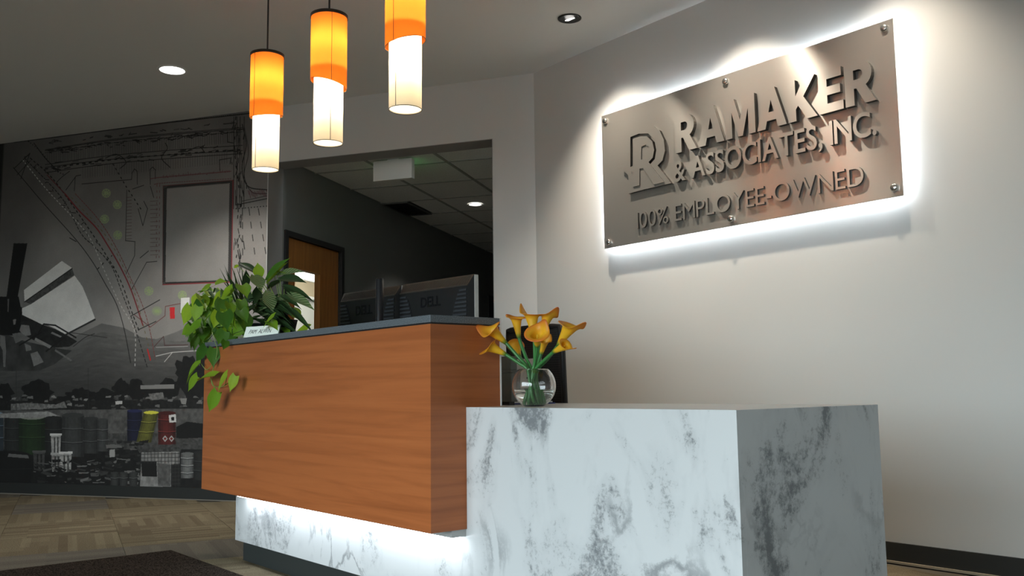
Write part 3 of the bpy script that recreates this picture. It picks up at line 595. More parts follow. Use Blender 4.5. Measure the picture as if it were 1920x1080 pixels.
for k in range(150):
    f_ = rng.uniform(0, 1); x = 250+f_*1000; y = rng.choice([286, 300, 372, 392, 250])-(x-240)*0.108+rng.normal(0, 5); L([(x, y), (x+rng.uniform(8, 40), y+rng.normal(-3, 5))], BK, rng.uniform(0.6, 1.2), a=0.9)
for k in range(60):
    y = rng.uniform(130, 900); x = 1262+rng.normal(0, 16); L([(x, y), (x+rng.normal(0, 4), y+rng.uniform(10, 50))], BK, rng.uniform(0.6, 1.3))
for k in range(26):
    t_ = rng.uniform(0, 1); x = 150+t_*480; y = 330+t_*620+rng.normal(0, 10); L([(x, y), (x+rng.uniform(-24, 24), y+rng.uniform(-16, 16))], rng.choice([BK, BK, 120]), 0.9)
L(arc([(880, 250), (890, 280), (860, 330), (905, 380)]), BK, 0.9); L(arc([(560, 330), (620, 310), (670, 350), (640, 385)]), BK, 0.9); L(arc([(1000, 290), (1060, 270), (1090, 300)]), BK, 0.9); L([(1210, 200), (1212, 245), (1245, 250)], BK, 0.9); L([(1170, 395), (1168, 340), (1225, 330)], BK, 0.9)
L(arc([(300, 460), (330, 430), (370, 400)]), BK, 0.8); L([(350, 500), (405, 425), (430, 420)], BK, 0.9); L([(395, 505), (400, 430)], BK, 0.8); L([(370, 755), (405, 775)], BK, 1.0); L(arc([(520, 920), (560, 880), (595, 850)]), BK, 1.2, dash=(18, 6))
# building footprint
B = [(888, 490), (1222, 462), (1214, 980), (880, 992)]
poly([c1(*p) for p in [(868, 478), (1240, 448), (1232, 990), (866, 1004)]], 60); poly([c1(*p) for p in B], 126, 0.05, 98, 60)
def hatch(a, b, t_, n):
    for k in range(n):
        f_ = k/n; x, y = a[0]+(b[0]-a[0])*f_, a[1]+(b[1]-a[1])*f_; L([(x, y), (x+t_[0], y+t_[1])], BK, 0.75)
hatch((886, 492), (1222, 464), (10, -14), 46); hatch((884, 490), (878, 990), (-14, 8), 56); hatch((1222, 462), (1214, 980), (14, -8), 56); hatch((880, 992), (1214, 980), (10, 12), 46)
L([(866, 1004), (1232, 990)], 0, 1.4, c=RD); L([(1240, 448), (1232, 990)], 0, 1.4, c=RD); L([(868, 478), (1240, 448)], 0, 0.8, c=(90, 40, 40)); L([(868, 478), (866, 1004)], 0, 0.8, c=(80, 40, 40))
L(arc([(1255, 110), (1250, 300), (1282, 600), (1270, 780), (1250, 900)]), BK, 1.4, dash=(26, 8)); L(arc([(1290, 150), (1310, 260), (1288, 380), (1320, 480), (1425, 500)]), BK, 1.1); L(arc([(1300, 160), (1322, 300), (1300, 420), (1340, 510), (1425, 520)]), 30, 0.8)
for x in (1245, 1262, 1278, 1300): L([(x, 110), (x-2, 600)], BK, 0.8)
L([(1255, 580), (1425, 545)], BK, 1.0); L([(1255, 600), (1425, 585)], BK, 1.0, dash=(9, 4)); L([(1285, 560), (1425, 530)], 40, 0.8)
for x, x2 in ((1290, 1292), (1325, 1360), (1375, 1420)): L([(x, 600), (x2, 870)], BK, 1.0, dash=(34, 18))
for k in range(16): x = 1320+k*7; L([(x, 505+rng.normal(0, 6)), (x+6, 530+rng.normal(0, 8))], 0, 0.7, c=(80, 40, 44))
# tree symbols
for tx_, ty_ in [(565, 517), (624, 578), (556, 655), (626, 740), (792, 1038), (970, 1060)]:
    for k in range(18):
        an = 2*math.pi*k/18+rng.normal(0, 0.1); L([(tx_+4*math.cos(an), ty_+4*math.sin(an)), (tx_+22*math.cos(an), ty_+22*math.sin(an))], 0, 0.8, c=GN)
    L([(tx_+22*math.cos(k*0.5), ty_+22*math.sin(k*0.5)) for k in range(14)], 0, 0.7, c=GN)
c2_ = lambda x, y: (x/2.842, 560+y/2.842)
for k in range(18):
    an = 2*math.pi*k/18; line([c2_(835, 65), c2_(835+26*math.cos(an), 65+24*math.sin(an))], 0, 0.8, c=GN)
poly([c2_(*p) for p in [(903, 45), (930, 45), (930, 105), (905, 107)]], 0, c=(190, 40, 44)); line([c2_(*p) for p in [(960, 25), (880, 40), (878, 90), (800, 150), (715, 85)]], 0, 0.9, c=(100, 50, 50)); line([c2_(*p) for p in [(700, 90), (850, 5)]], BK, 1.0)
line([c2_(*p) for p in [(735, 165), (830, 120)]], BK, 1.0); line([c2_(*p) for p in [(820, 255), (870, 200), (876, 248), (1000, 245)]], 40, 0.9, c=(70, 40, 40)); line([c2_(*p) for p in [(830, 305), (915, 285), (1060, 275)]], WH, 0.9); line([c2_(*p) for p in [(875, 335), (915, 288)]], WH, 0.9); line([c2_(*p) for p in [(830, 258), (1000, 252)]], 160, 0.8)
# far left edge of the print is black
img[:, :] *= np.clip((xx-(mp(-4, 420)[0]))/10, 0.25, 1)[..., None]
img *= (0.97+0.06*rng.random((MHt, MWd, 1)))
MGAIN = 1.25
lin_ = np.clip(img/255.0, 0, 1); lin_ = np.where(lin_ <= 0.04045, lin_/12.92, ((lin_+0.055)/1.055)**2.4)*MGAIN
buf = np.ones((MHt, MWd, 4), np.float32); buf[..., :3] = np.clip(lin_, 0, 1)[::-1]
im = bpy.data.images.new('mural_print', MWd, MHt, float_buffer=True); im.colorspace_settings.name = 'Non-Color'
im.pixels.foreach_set(buf.ravel()); im.update(); im.pack()
m = M['mural'] = mat('mural_print', (0.1, 0.1, 0.1), 0.7); ti = nd(m, 'ShaderNodeTexImage'); ti.image = im; ti.extension = 'EXTEND'
uvn = nd(m, 'ShaderNodeUVMap'); ln(m, uvn.outputs[0], ti.inputs[0]); setc(m, ti.outputs[0])
mb = MB(); bwbox(mb, MS0, MS1, -0.003, -0.0005, MZ0, MZ1)
mo = mb.build('mural', M['mural']); tag(mo, 'grey printed wall mural of a site plan, wind pump and barrels left of the opening', 'mural')
uv = mo.data.uv_layers.new(name='UVMap')
for lp in mo.data.loops:
    co = np.array(mo.data.vertices[lp.vertex_index].co); uv.data[lp.index].uv = ((MS1-(co-K)@E)/(MS1-MS0), (co[2]-MZ0)/(MZ1-MZ0))
# light switch on the mural wall, half hidden by leaves
sw = thing('light_switch', 'white light switch plate on the mural wall behind the trailing leaves', 'light switch', BW(2.88, -0.004, 1.49))
mb = MB(); bwbox(mb, 2.845, 2.925, -0.010, -0.003, 1.43, 1.548); mb.build('plate', M['white'], sw, bevel=0.002)
mb = MB(); bwbox(mb, 2.872, 2.898, -0.014, -0.010, 1.465, 1.512); mb.build('rocker', M['white'], sw, bevel=0.001)

# ================================================================== RECEPTION COUNTER (cherry box, granite top, marble desk)
X0, ZB, WD, MA, MX, MY, MZ, XM, ZK, KB, ZT = -1.9202, 0.3491, 0.2901, 0.1429, 1.0872, 0.8131, 0.7456, -1.8485, 0.1025, 0.0455, 1.0191
def woodcopy(rot):
    w2 = M['wood'].copy(); w2.name = 'cherry_laminate_turned'
    for n in w2.node_tree.nodes:
        if n.type == 'MAPPING': s_ = n.inputs['Scale'].default_value; n.inputs['Scale'].default_value = (s_[1], s_[0], s_[2])
    return w2
M['woody'] = woodcopy(0)
ct = thing('reception_counter', 'cherry wood laminate counter box floating above a lit white marble base', 'counter', (X0/2, 0.1, ZB))
mb = MB(); mb.box((X0, 0, ZB), (0, 0.02, ZT)); mb.mi[3] = 1; mb.build('front_panel', [M['wood'], M['woody']], ct)
mb = MB(); mb.box((-0.02, 0.02004, ZB), (0, WD, ZT)); mb.build('end_panel', M['woody'], ct)
mb = MB(); mb.box((X0, 0.0202, ZB), (X0+0.02, WD, ZT)); mb.build('end_panel', M['woody'], ct)
mb = MB(); mb.box((X0+0.02, 0.0202, ZB), (-0.0202, MA-0.001, ZB+0.018)); mb.build('bottom_panel', M['white'], ct)
mb = MB(); mb.box((X0, WD, MZ+0.002), (0.0015, WD+0.006, ZT+0.031)); mb.build('rear_panel', M['white'], ct)
mb = MB(); mb.box((X0+0.03, 0.03, ZT-0.018), (-0.03, WD-0.002, ZT)); mb.build('top_rail', M['black'], ct)
mb = MB(); mb.box((XM+0.135, 0.085, ZB-0.024), (-0.004, MA-0.0005, ZB-0.0005)); mb.build('light_channel', mat('grey_channel', (0.42, 0.42, 0.41), 0.5), ct)
mb = MB(); mb.box((XM+0.140, 0.090, ZB-0.0275), (-0.012, 0.128, ZB-0.0242)); o = mb.build('light_strip', M['led'], ct); o['label'] = 'lit cool white strip under the wood box'
tp = thing('countertop', 'charcoal speckled countertop slab on the cherry counter box', 'countertop', (X0/2, 0.14, ZT))
mb = MB(); mb.box((X0-0.002, -0.003, ZT+0.0048), (0.003, WD-0.001, ZT+0.0295)); mb.build('slab', M['granite'], tp, bevel=0.0015)
mb = MB(); mb.box((X0+0.004, 0.004, ZT+0.0002), (-0.003, WD-0.004, ZT+0.0048)); mb.build('shadow_gap', M['black'], tp)
ZS = ZT+0.0295
dk = thing('marble_desk', 'white marble laminate desk with grey smoky veins under the wood counter', 'desk', (0, 0.4, 0))
mb = MB(); mb.prism([(XM, ZK), (MX, ZK), (MX, MZ), (0.0008, MZ), (0.0008, ZB+0.0), (XM, ZB)], MA, MA+0.019, lambda u, v, d: (u, d, v)); mb.build('front_panel', M['marble'], dk, bevel=0.0008)
mb = MB(); mb.box((MX-0.019, MA+0.0192, ZK), (MX, MY, MZ)); mb.build('end_panel', M['marble'], dk, bevel=0.0008)
mb = MB(); mb.box((XM, MA+0.0192, ZK), (XM+0.019, MY, MZ-0.02)); mb.build('end_panel', M['marble'], dk)
mb = MB(); mb.prism([(0.0016, MA+0.0192), (MX-0.0192, MA+0.0192), (MX-0.0192, MY), (XM, MY), (XM, WD+0.0065), (0.0016, WD+0.0065)], MZ-0.02, MZ-0.0004, lambda u, v, d: (u, v, d)); mb.build('worktop', mat('white_worktop', (0.74, 0.71, 0.66), 0.30), dk)
mb = MB(); mb.box((XM-0.008, MA+KB, 0), (MX-0.05, MA+KB+0.015, ZK)); mb.build('toe_kick', M['kick'], dk)
mb = MB(); mb.box((MX-0.065, MA+KB+0.0152, 0), (MX-0.05, MY-0.04, ZK)); mb.build('toe_kick', M['kick'], dk)
mb = MB(); mb.box((XM-0.008, MA+KB+0.0152, 0), (XM+0.007, MY-0.04, ZK)); mb.build('toe_kick', M['kick'], dk)
# entrance mat
mb = MB(); mb.box((-2.335, -1.9, 0.0012), (0.3, 0.012, 0.011)); o = mb.build('entrance_mat', M['mat'], bevel=0.003); tag(o, 'dark brown ribbed entrance mat on the carpet before the counter', 'mat')

# ================================================================== PENDANT LAMPS AND CEILING FIXTURES
def pendant(loc_px, zb, dia, h_in, h_out, phi, seam_phi, label, tilt=0.021, wo_=1.0):
    c = atz(*loc_px, zb); cx_, cy_ = c.x, c.y; ro = dia/2; ri = ro*0.805; zt = zb+h_in+h_out; zm = zb+h_in
    t_ = thing('pendant_lamp', label, 'pendant lamp', (cx_, cy_, zb), 'pendant lamps over the counter'); n = 48; cc = (cx_, cy_, 0)
    def sleeve(rr, top, bot, tl, n=48):
        vs = []; fs = []
        for row, zz in enumerate((top, bot)):
            for k in range(n):
                a = 2*math.pi*k/n; vs.append((cx_+rr*math.cos(a), cy_+rr*math.sin(a), zz+(tl*math.cos(a-phi) if row else 0)))
        for k in range(n): fs.append((k, (k+1) % n, n+(k+1) % n, n+k))
        return MB().add(vs, fs, 0, None, True)
    sleeve(ro, zt, zm, tilt).build('outer_shade', M['orange'], t_)['label'] = 'orange cloth outer shade with slanted hem'
    sleeve(ri, zm+0.05, zb, 0).build('inner_shade', M['cream'], t_)['label'] = 'glowing cream cloth inner shade'
    def ring(rr, zf, th, nm, m_):
        pts = [(cx_+rr*math.cos(2*math.pi*k/n), cy_+rr*math.sin(2*math.pi*k/n), zf(2*math.pi*k/n)) for k in range(n+1)]; return MB().tube(pts, th, 5, caps=False).build(nm, m_, t_)
    dm = M['seam']
    ring(ro, lambda a: zm+tilt*math.cos(a-phi), 0.0011, 'outer_hem', dm); ring(ri, lambda a: zb, 0.0013, 'inner_hem', dm)
    mb = MB(); mb.lathe([(ro+0.003, zt-0.006), (ro+0.003, zt+0.008), (ro-0.006, zt+0.008), (ro-0.006, zt-0.006), (ro+0.003, zt-0.006)], 48, cc); mb.build('top_ring', M['blackmetal'], t_)
    mb = MB()
    for k in range(3):
        a = phi+k*2*math.pi/3; mb.cyl((cx_, cy_, zt+0.004), (cx_+(ro-0.004)*math.cos(a), cy_+(ro-0.004)*math.sin(a), zt+0.004), 0.003, 6)
    mb.lathe([(0.02, zt-0.02), (0.02, zt+0.012), (0.008, zt+0.02)], 16, cc, cap0=True, cap1=True); mb.build('spider', M['blackmetal'], t_)
    MB().cyl((cx_, cy_, zt+0.018), (cx_, cy_, ZC-0.02), 0.0045, 8).build('cord', M['black'], t_)
    MB().lathe([(0.055, ZC-0.0005), (0.055, ZC-0.018), (0.045, ZC-0.022), (0.006, ZC-0.024)], 24, cc, cap1=True).build('ceiling_canopy', M['blackmetal'], t_)
    for rr, top, bot in ((ro+0.0008, zt, zm+tilt*math.cos(seam_phi-phi)), (ri+0.0008, zm+tilt*math.cos(seam_phi-phi), zb)):
        p = Vector((cx_+rr*math.cos(seam_phi), cy_+rr*math.sin(seam_phi), 0)); MB().cyl(p+Vector((0, 0, top)), p+Vector((0, 0, bot)), 0.0012, 5).build('seam', dm, t_)
    MB().lathe([(0.0002, zb+0.004), (ri-0.0015, zb+0.004)], 48, cc).build('diffuser', M['diffuser'], t_)
    bulb('pendant_bulb_upper', (cx_, cy_, zm+h_out*0.62), 1.8*wo_, (1.0, 0.80, 0.52), 0.022); bulb('pendant_bulb_lower', (cx_, cy_, zm-h_in*0.18), 4.6*wo_, (1.0, 0.88, 0.68), 0.022)
M['seam'] = mat('dark_thread', (0.05, 0.03, 0.015), 0.8)
PS = [((497.5, 318.5), 'pendant lamp nearest the mural wall, hanging lowest in view'), ((615, 269), 'middle pendant lamp between the other two over the counter'), ((760, 206), 'pendant lamp nearest the lit steel sign, top cut off by the view')]
VR = math.atan2(_r[1], _r[0])                  # heading of the viewer's right hand
for i, (pp, lb) in enumerate(PS):
    phi = [VR+math.pi*0+R(65), VR+math.pi+R(10), VR+R(8)][i]; sp = [VR+R(-122), VR+R(-70), VR+R(-118)][i]
    pendant(pp, 1.895, 0.160, 0.268, 0.312, phi, sp, lb, tilt=[0.013, 0.020, 0.019][i])
def downlight(loc, r_, label, watts, z, colr=(1, 0.95, 0.87), deg=110, grp='recessed downlights'):
    t_ = thing('downlight', label, 'downlight', (loc[0], loc[1], z)); cc = (loc[0], loc[1], 0)
    MB().lathe([(r_*0.93, z-0.001), (r_*0.93, z-0.005), (r_*1.05, z-0.004), (r_*1.10, z-0.0005)], 40, cc).build('trim_ring', M['white'], t_)
    MB().lathe([(0.0002, z-0.0035), (r_*0.93, z-0.0035)], 40, cc).build('lens', M['lens'], t_)
    spot('downlight_lamp', (loc[0], loc[1], z-0.012), (loc[0], loc[1], 0), watts, deg, 0.6, colr, r_*0.8)
p = atz(323, 131, ZC); downlight((p.x, p.y), 0.088, 'white lit round downlight in the lobby ceiling above the mural', 210, ZC)
p = atz(891, 383, HZ); downlight((p.x, p.y), 0.066, 'small lit round downlight in the tiled hall ceiling', 60, HZ)
for i, (x, y) in enumerate(SP):
    t_ = thing('spotlight', ['black recessed spotlight in the ceiling above left end of steel sign', 'black recessed spotlight above the middle of the steel sign', 'black recessed spotlight above right end of the steel sign'][i], 'spotlight', (x, y, ZC)); cc = (x, y, 0)
    MB().lathe([(0.070, ZC-0.0005), (0.070, ZC-0.005), (0.062, ZC-0.007), (0.044, ZC-0.003)], 40, cc).build('trim_ring', M['blackmetal'], t_)
    MB().lathe([(0.0002, ZC-0.002), (0.046, ZC-0.0025)], 40, cc).build('baffle', M['black'], t_)
    ax = Vector((0, 0.30, -1)).normalized(); q = Vector((x, y+0.004, ZC-0.0075)); a1 = ax.orthogonal().normalized(); a2 = ax.cross(a1)
    mb = MB(); n = 24; vs = [tuple(q)]+[tuple(q+(a1*math.cos(2*math.pi*k/n)+a2*math.sin(2*math.pi*k/n))*0.030) for k in range(n)]; mb.add(vs, [(0, 1+k, 1+(k+1) % n) for k in range(n)]); mb.build('lens', M['lens'], t_)
    spot('spotlight_lamp', (x, y+0.004, ZC-0.012), (x, y+0.45, ZC-1.8), [125, 135, 75][i], 86, 0.9, WARM, 0.022)
bulb('office_lamp', HW(4.4, 1.25, 2.35), 60, (1, 0.97, 0.90), 0.25)
bulb('exit_glow', HW(0.36, -0.88, HZ-0.13), 0.05, (0.3, 1.0, 0.3), 0.03)

# ================================================================== STEEL SIGN
SU0, SU1, SZ0, SZ1 = 0.7015, 2.6190, 1.6585, 2.5000; SO = 0.046   # face stands off the wall
dg = bpy.context.evaluated_depsgraph_get
def shape_mesh(loops, depth, text=None, offset=0.0, shear=0.0):
    if text is not None:
        c = bpy.data.curves.new('tmp', 'FONT'); c.body = text; c.size = 1.0; c.offset = offset; c.shear = shear; c.resolution_u = 6
    else:
        c = bpy.data.curves.new('tmp', 'CURVE'); c.dimensions = '2D'; c.fill_mode = 'BOTH'
        for lp in loops:
            s_ = c.splines.new('POLY'); s_.points.add(len(lp)-1); s_.use_cyclic_u = True
            for pt, (a, b) in zip(s_.points, lp): pt.co = (a, b, 0, 1)
    c.extrude = depth/2
    o = bpy.data.objects.new('tmp', c); col.objects.link(o); bpy.context.view_layer.update()
    me = bpy.data.meshes.new_from_object(o.evaluated_get(dg())); bpy.data.objects.remove(o); bpy.data.curves.remove(c)
    vs = np.array([v_.co[:] for v_ in me.vertices]); fs = [list(p_.vertices) for p_ in me.polygons]; nz = [abs(p_.normal.z) for p_ in me.polygons]; bpy.data.meshes.remove(me); return vs, fs, nz
def place(name, vs, fs, nz, F, mats, parent):
    me = bpy.data.meshes.new(name); me.from_pydata([F(*v_) for v_ in vs], [], fs)
    for m_ in mats: me.materials.append(m_)
    if len(mats) > 1: me.polygons.foreach_set('material_index', [0 if z > 0.5 else 1 for z in nz])
    me.update(); bm = bmesh.new(); bm.from_mesh(me); bmesh.ops.recalc_face_normals(bm, faces=bm.faces); bm.to_mesh(me); bm.free()
    o = bpy.data.objects.new(name, me); col.objects.link(o)
    if parent: o.parent = parent; o.matrix_parent_inverse = parent.matrix_basis.inverted()
    return o
sg = thing('steel_sign', 'brushed steel company sign with raised lettering and white light behind it', 'sign', SW((SU0+SU1)/2, -0.03, (SZ0+SZ1)/2))
mb = MB(); swbox(mb, SU0, SU1, -SO-0.004, -SO, SZ0, SZ1); mb.build('plate', M['steel'], sg, bevel=0.0008)
ins = 0.022
mb = MB()
for a, b, c_, d_ in [(SU0+ins, SU1-ins, SZ0+ins, SZ0+ins+0.014), (SU0+ins, SU1-ins, SZ1-ins-0.014, SZ1-ins), (SU0+ins, SU0+ins+0.014, SZ0+ins, SZ1-ins), (SU1-ins-0.014, SU1-ins, SZ0+ins, SZ1-ins)]: swbox(mb, a, b, -SO+0.001, -SO+0.004, c_, d_)
o = mb.build('light_strip', M['ledsign'], sg)
for u_, z_ in [(0.738, 2.459), (1.661, 2.459), (2.578, 2.463), (2.580, 1.702), (1.660, 1.698), (0.741, 1.694)]:
    q = np.array(SW(u_, -SO-0.004, z_)); n_ = -NS
    prof = [(0.0185, 0.0), (0.0185, 0.010), (0.016, 0.0145), (0.010, 0.017), (0.0002, 0.0178)]
    mb = MB(); mb.lathe(prof, 24, T=lambda p: tuple(q+D*p[0]+np.array([0, 0, p[1]])+n_*p[2])); cp = mb.build('standoff_cap', M['cap'], sg)
    mb = MB(); mb.lathe([(0.008, -0.0045), (0.008, -SO-0.004)], 12, T=lambda p: tuple(q+D*p[0]+np.array([0, 0, p[1]])+n_*p[2])); mb.build('standoff_rod', M['cap'], cp)
def arcpts(cx_, cy_, rx, ry, a0, a1, n=10): return [(cx_+rx*math.cos(R(a0+(a1-a0)*k/n)), cy_+ry*math.sin(R(a0+(a1-a0)*k/n))) for k in range(n+1)]
GL = {'R': [[(0, 0), (0, 1)]+[(0.46, 1)]+arcpts(0.46, 0.69, 0.35, 0.31, 80, -62)+[(0.90, 0), (0.58, 0), (0.34, 0.38), (0.27, 0.38), (0.27, 0)], [(0.27, 0.58), (0.27, 0.80), (0.42, 0.80)]+arcpts(0.42, 0.69, 0.12, 0.11, 80, -80)+[(0.42, 0.58)]],
 'A': [[(0, 0), (0.37, 1), (0.66, 1), (1.03, 0), (0.735, 0), (0.672, 0.19), (0.358, 0.19), (0.295, 0)], [(0.425, 0.40), (0.605, 0.40), (0.515, 0.70)]],
 'M': [[(0, 0), (0, 1), (0.35, 1), (0.555, 0.42), (0.76, 1), (1.11, 1), (1.11, 0), (0.86, 0), (0.86, 0.66), (0.645, 0), (0.465, 0), (0.25, 0.66), (0.25, 0)]],
 'K': [[(0, 0), (0, 1), (0.27, 1), (0.27, 0.60), (0.58, 1), (0.92, 1), (0.53, 0.55), (0.96, 0), (0.62, 0), (0.345, 0.36), (0.27, 0.28), (0.27, 0)]],
 'E': [[(0, 0), (0, 1), (0.73, 1), (0.73, 0.79), (0.27, 0.79), (0.27, 0.61), (0.68, 0.61), (0.68, 0.41), (0.27, 0.41), (0.27, 0.21), (0.76, 0.21), (0.76, 0)]]}
def lettering(text, u0, u1, z0, z1, depth, gap, sp_w, offset=0.0, custom=False):
    items = []; w_ = 0.0
    for ch in text:
        if ch == ' ': w_ += sp_w; continue
        vs, fs, nz = shape_mesh(GL[ch], 1.0) if custom else shape_mesh(None, 1.0, ch, offset)
        x0 = vs[:, 0].min(); ww = vs[:, 0].max()-x0; items.append((vs, fs, nz, w_-x0)); w_ += ww+gap
    w_ -= gap; cap_ = 1.0 if custom else CAPH; kx = (u1-u0)/w_; kz = (z1-z0)/cap_
    for vs, fs, nz, off_ in items:
        place('letter', vs, fs, nz, lambda a, b, c: SW(u0+(a+off_)*kx, -SO-0.004-depth*(c+0.5), z0+b*kz), [M['steel'], M['letterside']], sg)
_v, _f2, _n = shape_mesh(None, 1.0, 'E'); CAPH = _v[:, 1].max()
lettering('RAMAKER', 1.309, 2.528, 2.127, 2.340, 0.025, 0.06, 0.3, custom=True)
lettering('& ASSOCIATES, INC.', 1.284, 2.518, 1.966, 2.082, 0.021, 0.055, 0.24, offset=0.012)
lettering('100% EMPLOYEE-OWNED', 0.985, 2.436, 1.741, 1.837, 0.013, 0.085, 0.26, offset=-0.004)
def s2(x, y, t=-0.066):                        # close-up pixel -> sign (u, z)
    p = plane(1140+x/2.842, 100+y/2.842, K+NS*t, NS); return ((p-K)@D, p[2])
for nm, loops, d0, dd in [('emblem_back', [[(120, 442), (150, 412), (195, 390), (240, 388), (275, 412), (297, 460), (303, 520), (290, 570), (264, 598), (337, 692), (212, 721), (196, 724), (108, 748), (108, 650), (74, 618), (108, 588)], [(119, 446), (164, 428), (213, 427), (246, 456), (257, 515), (249, 564), (226, 590), (216, 580), (238, 556), (246, 515), (236, 470), (208, 442), (172, 442), (132, 455), (132, 600), (119, 606)]], 0.0, 0.018),
                          ('emblem_letter', [[(132, 455), (172, 442), (208, 442), (236, 470), (246, 515), (238, 556), (216, 580), (300, 686), (244, 699), (186, 612), (168, 615), (168, 703), (132, 712), (132, 640), (120, 622), (132, 600)], [(178, 498), (200, 487), (219, 500), (221, 535), (206, 556), (176, 566)]], 0.0, 0.023)]:
    lp = [[s2(*p, t=-SO-0.004-d0-dd) for p in l_] for l_ in loops]; vs, fs, nz = shape_mesh(lp, 1.0)
    place(nm, vs, fs, nz, lambda a, b, c: SW(a, -SO-0.004-d0-dd*(c+0.5), b), [M['steel'], M['letterside']], sg)

# ================================================================== THINGS BEHIND THE COUNTER
def textobj(name, text, F, size, m_, parent, depth=0.0006, shear=0.0, offset=0.0):
    vs, fs, nz = shape_mesh(None, 1.0, text, offset, shear); return place(name, vs, fs, nz, lambda a, b, c: F(a*size, b*size, depth*(c+0.5)), [m_], parent)
M['monback'] = mat('monitor_back', (0.011, 0.0115, 0.0125), 0.42); M['slatgrey'] = mat('monitor_vent_rib', (0.035, 0.04, 0.047), 0.4); M['dark'] = mat('dark_recess', (0.004, 0.004, 0.005), 0.6); M['browntop'] = mat('monitor_top_vent', (0.03, 0.027, 0.022), 0.5)
def monitor(xr_, yr_, ztop, wd_, label):
    th = R(4.6); ex = np.array([-math.cos(th), -math.sin(th), 0]); ey = np.array([-ex[1], ex[0], 0])*-1.0   # ex: towards the left end; ey: towards the screen side
    if ey[1] < 0: ey = -ey
    hgt = 0.325; P0 = np.array([xr_, yr_, ztop-hgt])
    F = lambda u, v, d: tuple(P0+ex*u+ey*d+np.array([0, 0, v]))
    t_ = thing('monitor', label, 'monitor', F(wd_/2, 0, 0.03), 'monitors behind the counter')
    bx = lambda mb, u0, u1, v0, v1, d0, d1: mb.box((u0, v0, d0), (u1, v1, d1), T=lambda p: F(p[0], p[1], p[2]))
    mb = MB(); bx(mb, 0, wd_, 0, hgt, 0.030, 0.052); mb.build('bezel', M['black'], t_, bevel=0.002)
    mb = MB(); bx(mb, -0.0015, 0.0002, 0.002, hgt-0.002, 0.0305, 0.0515); mb.build('side_edge', M['silver'], t_)['label'] = 'silver side edge'
    mb = MB(); bx(mb, 0.014, wd_-0.014, 0.014, hgt-0.014, 0.052, 0.0525); mb.build('screen', M['dark'], t_)
    # back shell: edge frame, sloped top band, raised centre
    mb = MB(); mb.add([F(*p) for p in [(0.002, 0.002, 0.030), (wd_-0.002, 0.002, 0.030), (wd_-0.002, hgt-0.002, 0.030), (0.002, hgt-0.002, 0.030), (0.014, 0.014, 0.004), (wd_-0.014, 0.014, 0.004), (wd_-0.014, hgt-0.045, 0.004), (0.014, hgt-0.045, 0.004)]], [(0, 1, 5, 4), (1, 2, 6, 5), (3, 0, 4, 7), (4, 5, 6, 7), (0, 3, 2, 1)])
    mb.build('back_shell', M['monback'], t_)
    mb = MB(); mb.add([F(*p) for p in [(0.002, hgt-0.002, 0.030), (wd_-0.002, hgt-0.002, 0.030), (wd_-0.014, hgt-0.045, 0.004), (0.014, hgt-0.045, 0.004)]], [(0, 1, 2, 3)]); mb.build('top_vent_band', M['browntop'], t_)
    mb = MB()
    for k in range(48):
        u_ = 0.022+k*(wd_-0.044)/47; a = np.array(F(u_, hgt-0.006, 0.0270)); b = np.array(F(u_, hgt-0.041, 0.0058)); mb.tube([a, b], 0.0011, 4)
    o = mb.build('top_vent_ribs', M['dark'], t_); o['kind'] = 'stuff'
    mb = MB(); bx(mb, 0.012, wd_-0.012, hgt-0.050, hgt-0.045, 0.001, 0.005); mb.build('ridge', M['browntop'], t_)
    for side in (0, 1):
        mb = MB(); pts = [(0.018, hgt-0.055)]
        n = 12
        for k in range(n+1):
            f_ = k/n; pts.append((0.018+0.030+0.085*(f_**0.55), hgt-0.055-f_*0.235))
        pts.append((0.018, hgt-0.290)); pts = [(p[0] if side == 0 else wd_-p[0], p[1]) for p in pts]
        mb.prism(pts, 0.0025, 0.0045, F); mb.build('vent_recess', M['dark'], t_)
        for k in range(13):
            f_ = (k+0.5)/13.5; v_ = hgt-0.058-f_*0.232; u1 = 0.018+0.030+0.085*(f_**0.55)
            mb = MB(); a, b = (0.018, u1) if side == 0 else (wd_-u1, wd_-0.018); bx(mb, a, b, v_-0.0042, v_+0.0042, -0.002, 0.0030); mb.build('slat', M['slatgrey'], t_)
    textobj('logo', 'DELL', lambda a, b, c: F(0.330-a, hgt-0.120+b, 0.0038-c), 0.062, mat('gloss_black', (0.010, 0.010, 0.012), 0.2), t_, depth=0.002, offset=0.02)
    mb = MB(); bx(mb, 0.19, 0.34, 0.105, 0.150, -0.012, 0.004); cn = mb.build('mount_plate', M['black'], t_, bevel=0.004)
    for k in range(4):
        a = np.array(F(0.205+k*0.04, 0.137 if k % 3 else 0.125, -0.012)); mb = MB(); mb.cyl(a, a-ey*0.003, 0.005, 10); mb.build('screw', M['cap'], cn)
    mb = MB(); bx(mb, 0.20, 0.33, 0.02, 0.10, -0.035, 0.004); mb.build('arm_bracket', M['black'], t_, bevel=0.003)
    return F
monitor(-0.583, 0.602, 1.290, 0.49, 'black monitor seen from behind with a silver right edge, nearer the sign wall')
monitor(-1.083, 0.562, 1.289, 0.47, 'black monitor seen from behind, partly hidden by the black pole')
ar = thing('monitor_stand', 'black monitor pole with level arm rising behind the charcoal countertop', 'monitor arm', (-1.045, 0.45, MZ))
MB().lathe([(0.055, 0), (0.055, 0.012), (0.02, 0.02)], 24, (-1.045, 0.45, MZ), cap0=True, cap1=True).build('base', M['black'], ar)
MB().lathe([(0.0178, 0.015), (0.0178, 0.555), (0.015, 0.560), (0.0002, 0.561)], 24, (-1.045, 0.45, MZ)).build('pole', mat('satin_black_pole', (0.012, 0.013, 0.016), 0.28), ar)
MB().lathe([(0.023, 0.20), (0.023, 0.335), (0.018, 0.34)], 24, (-1.045, 0.45, MZ)).build('collar', M['black'], ar)
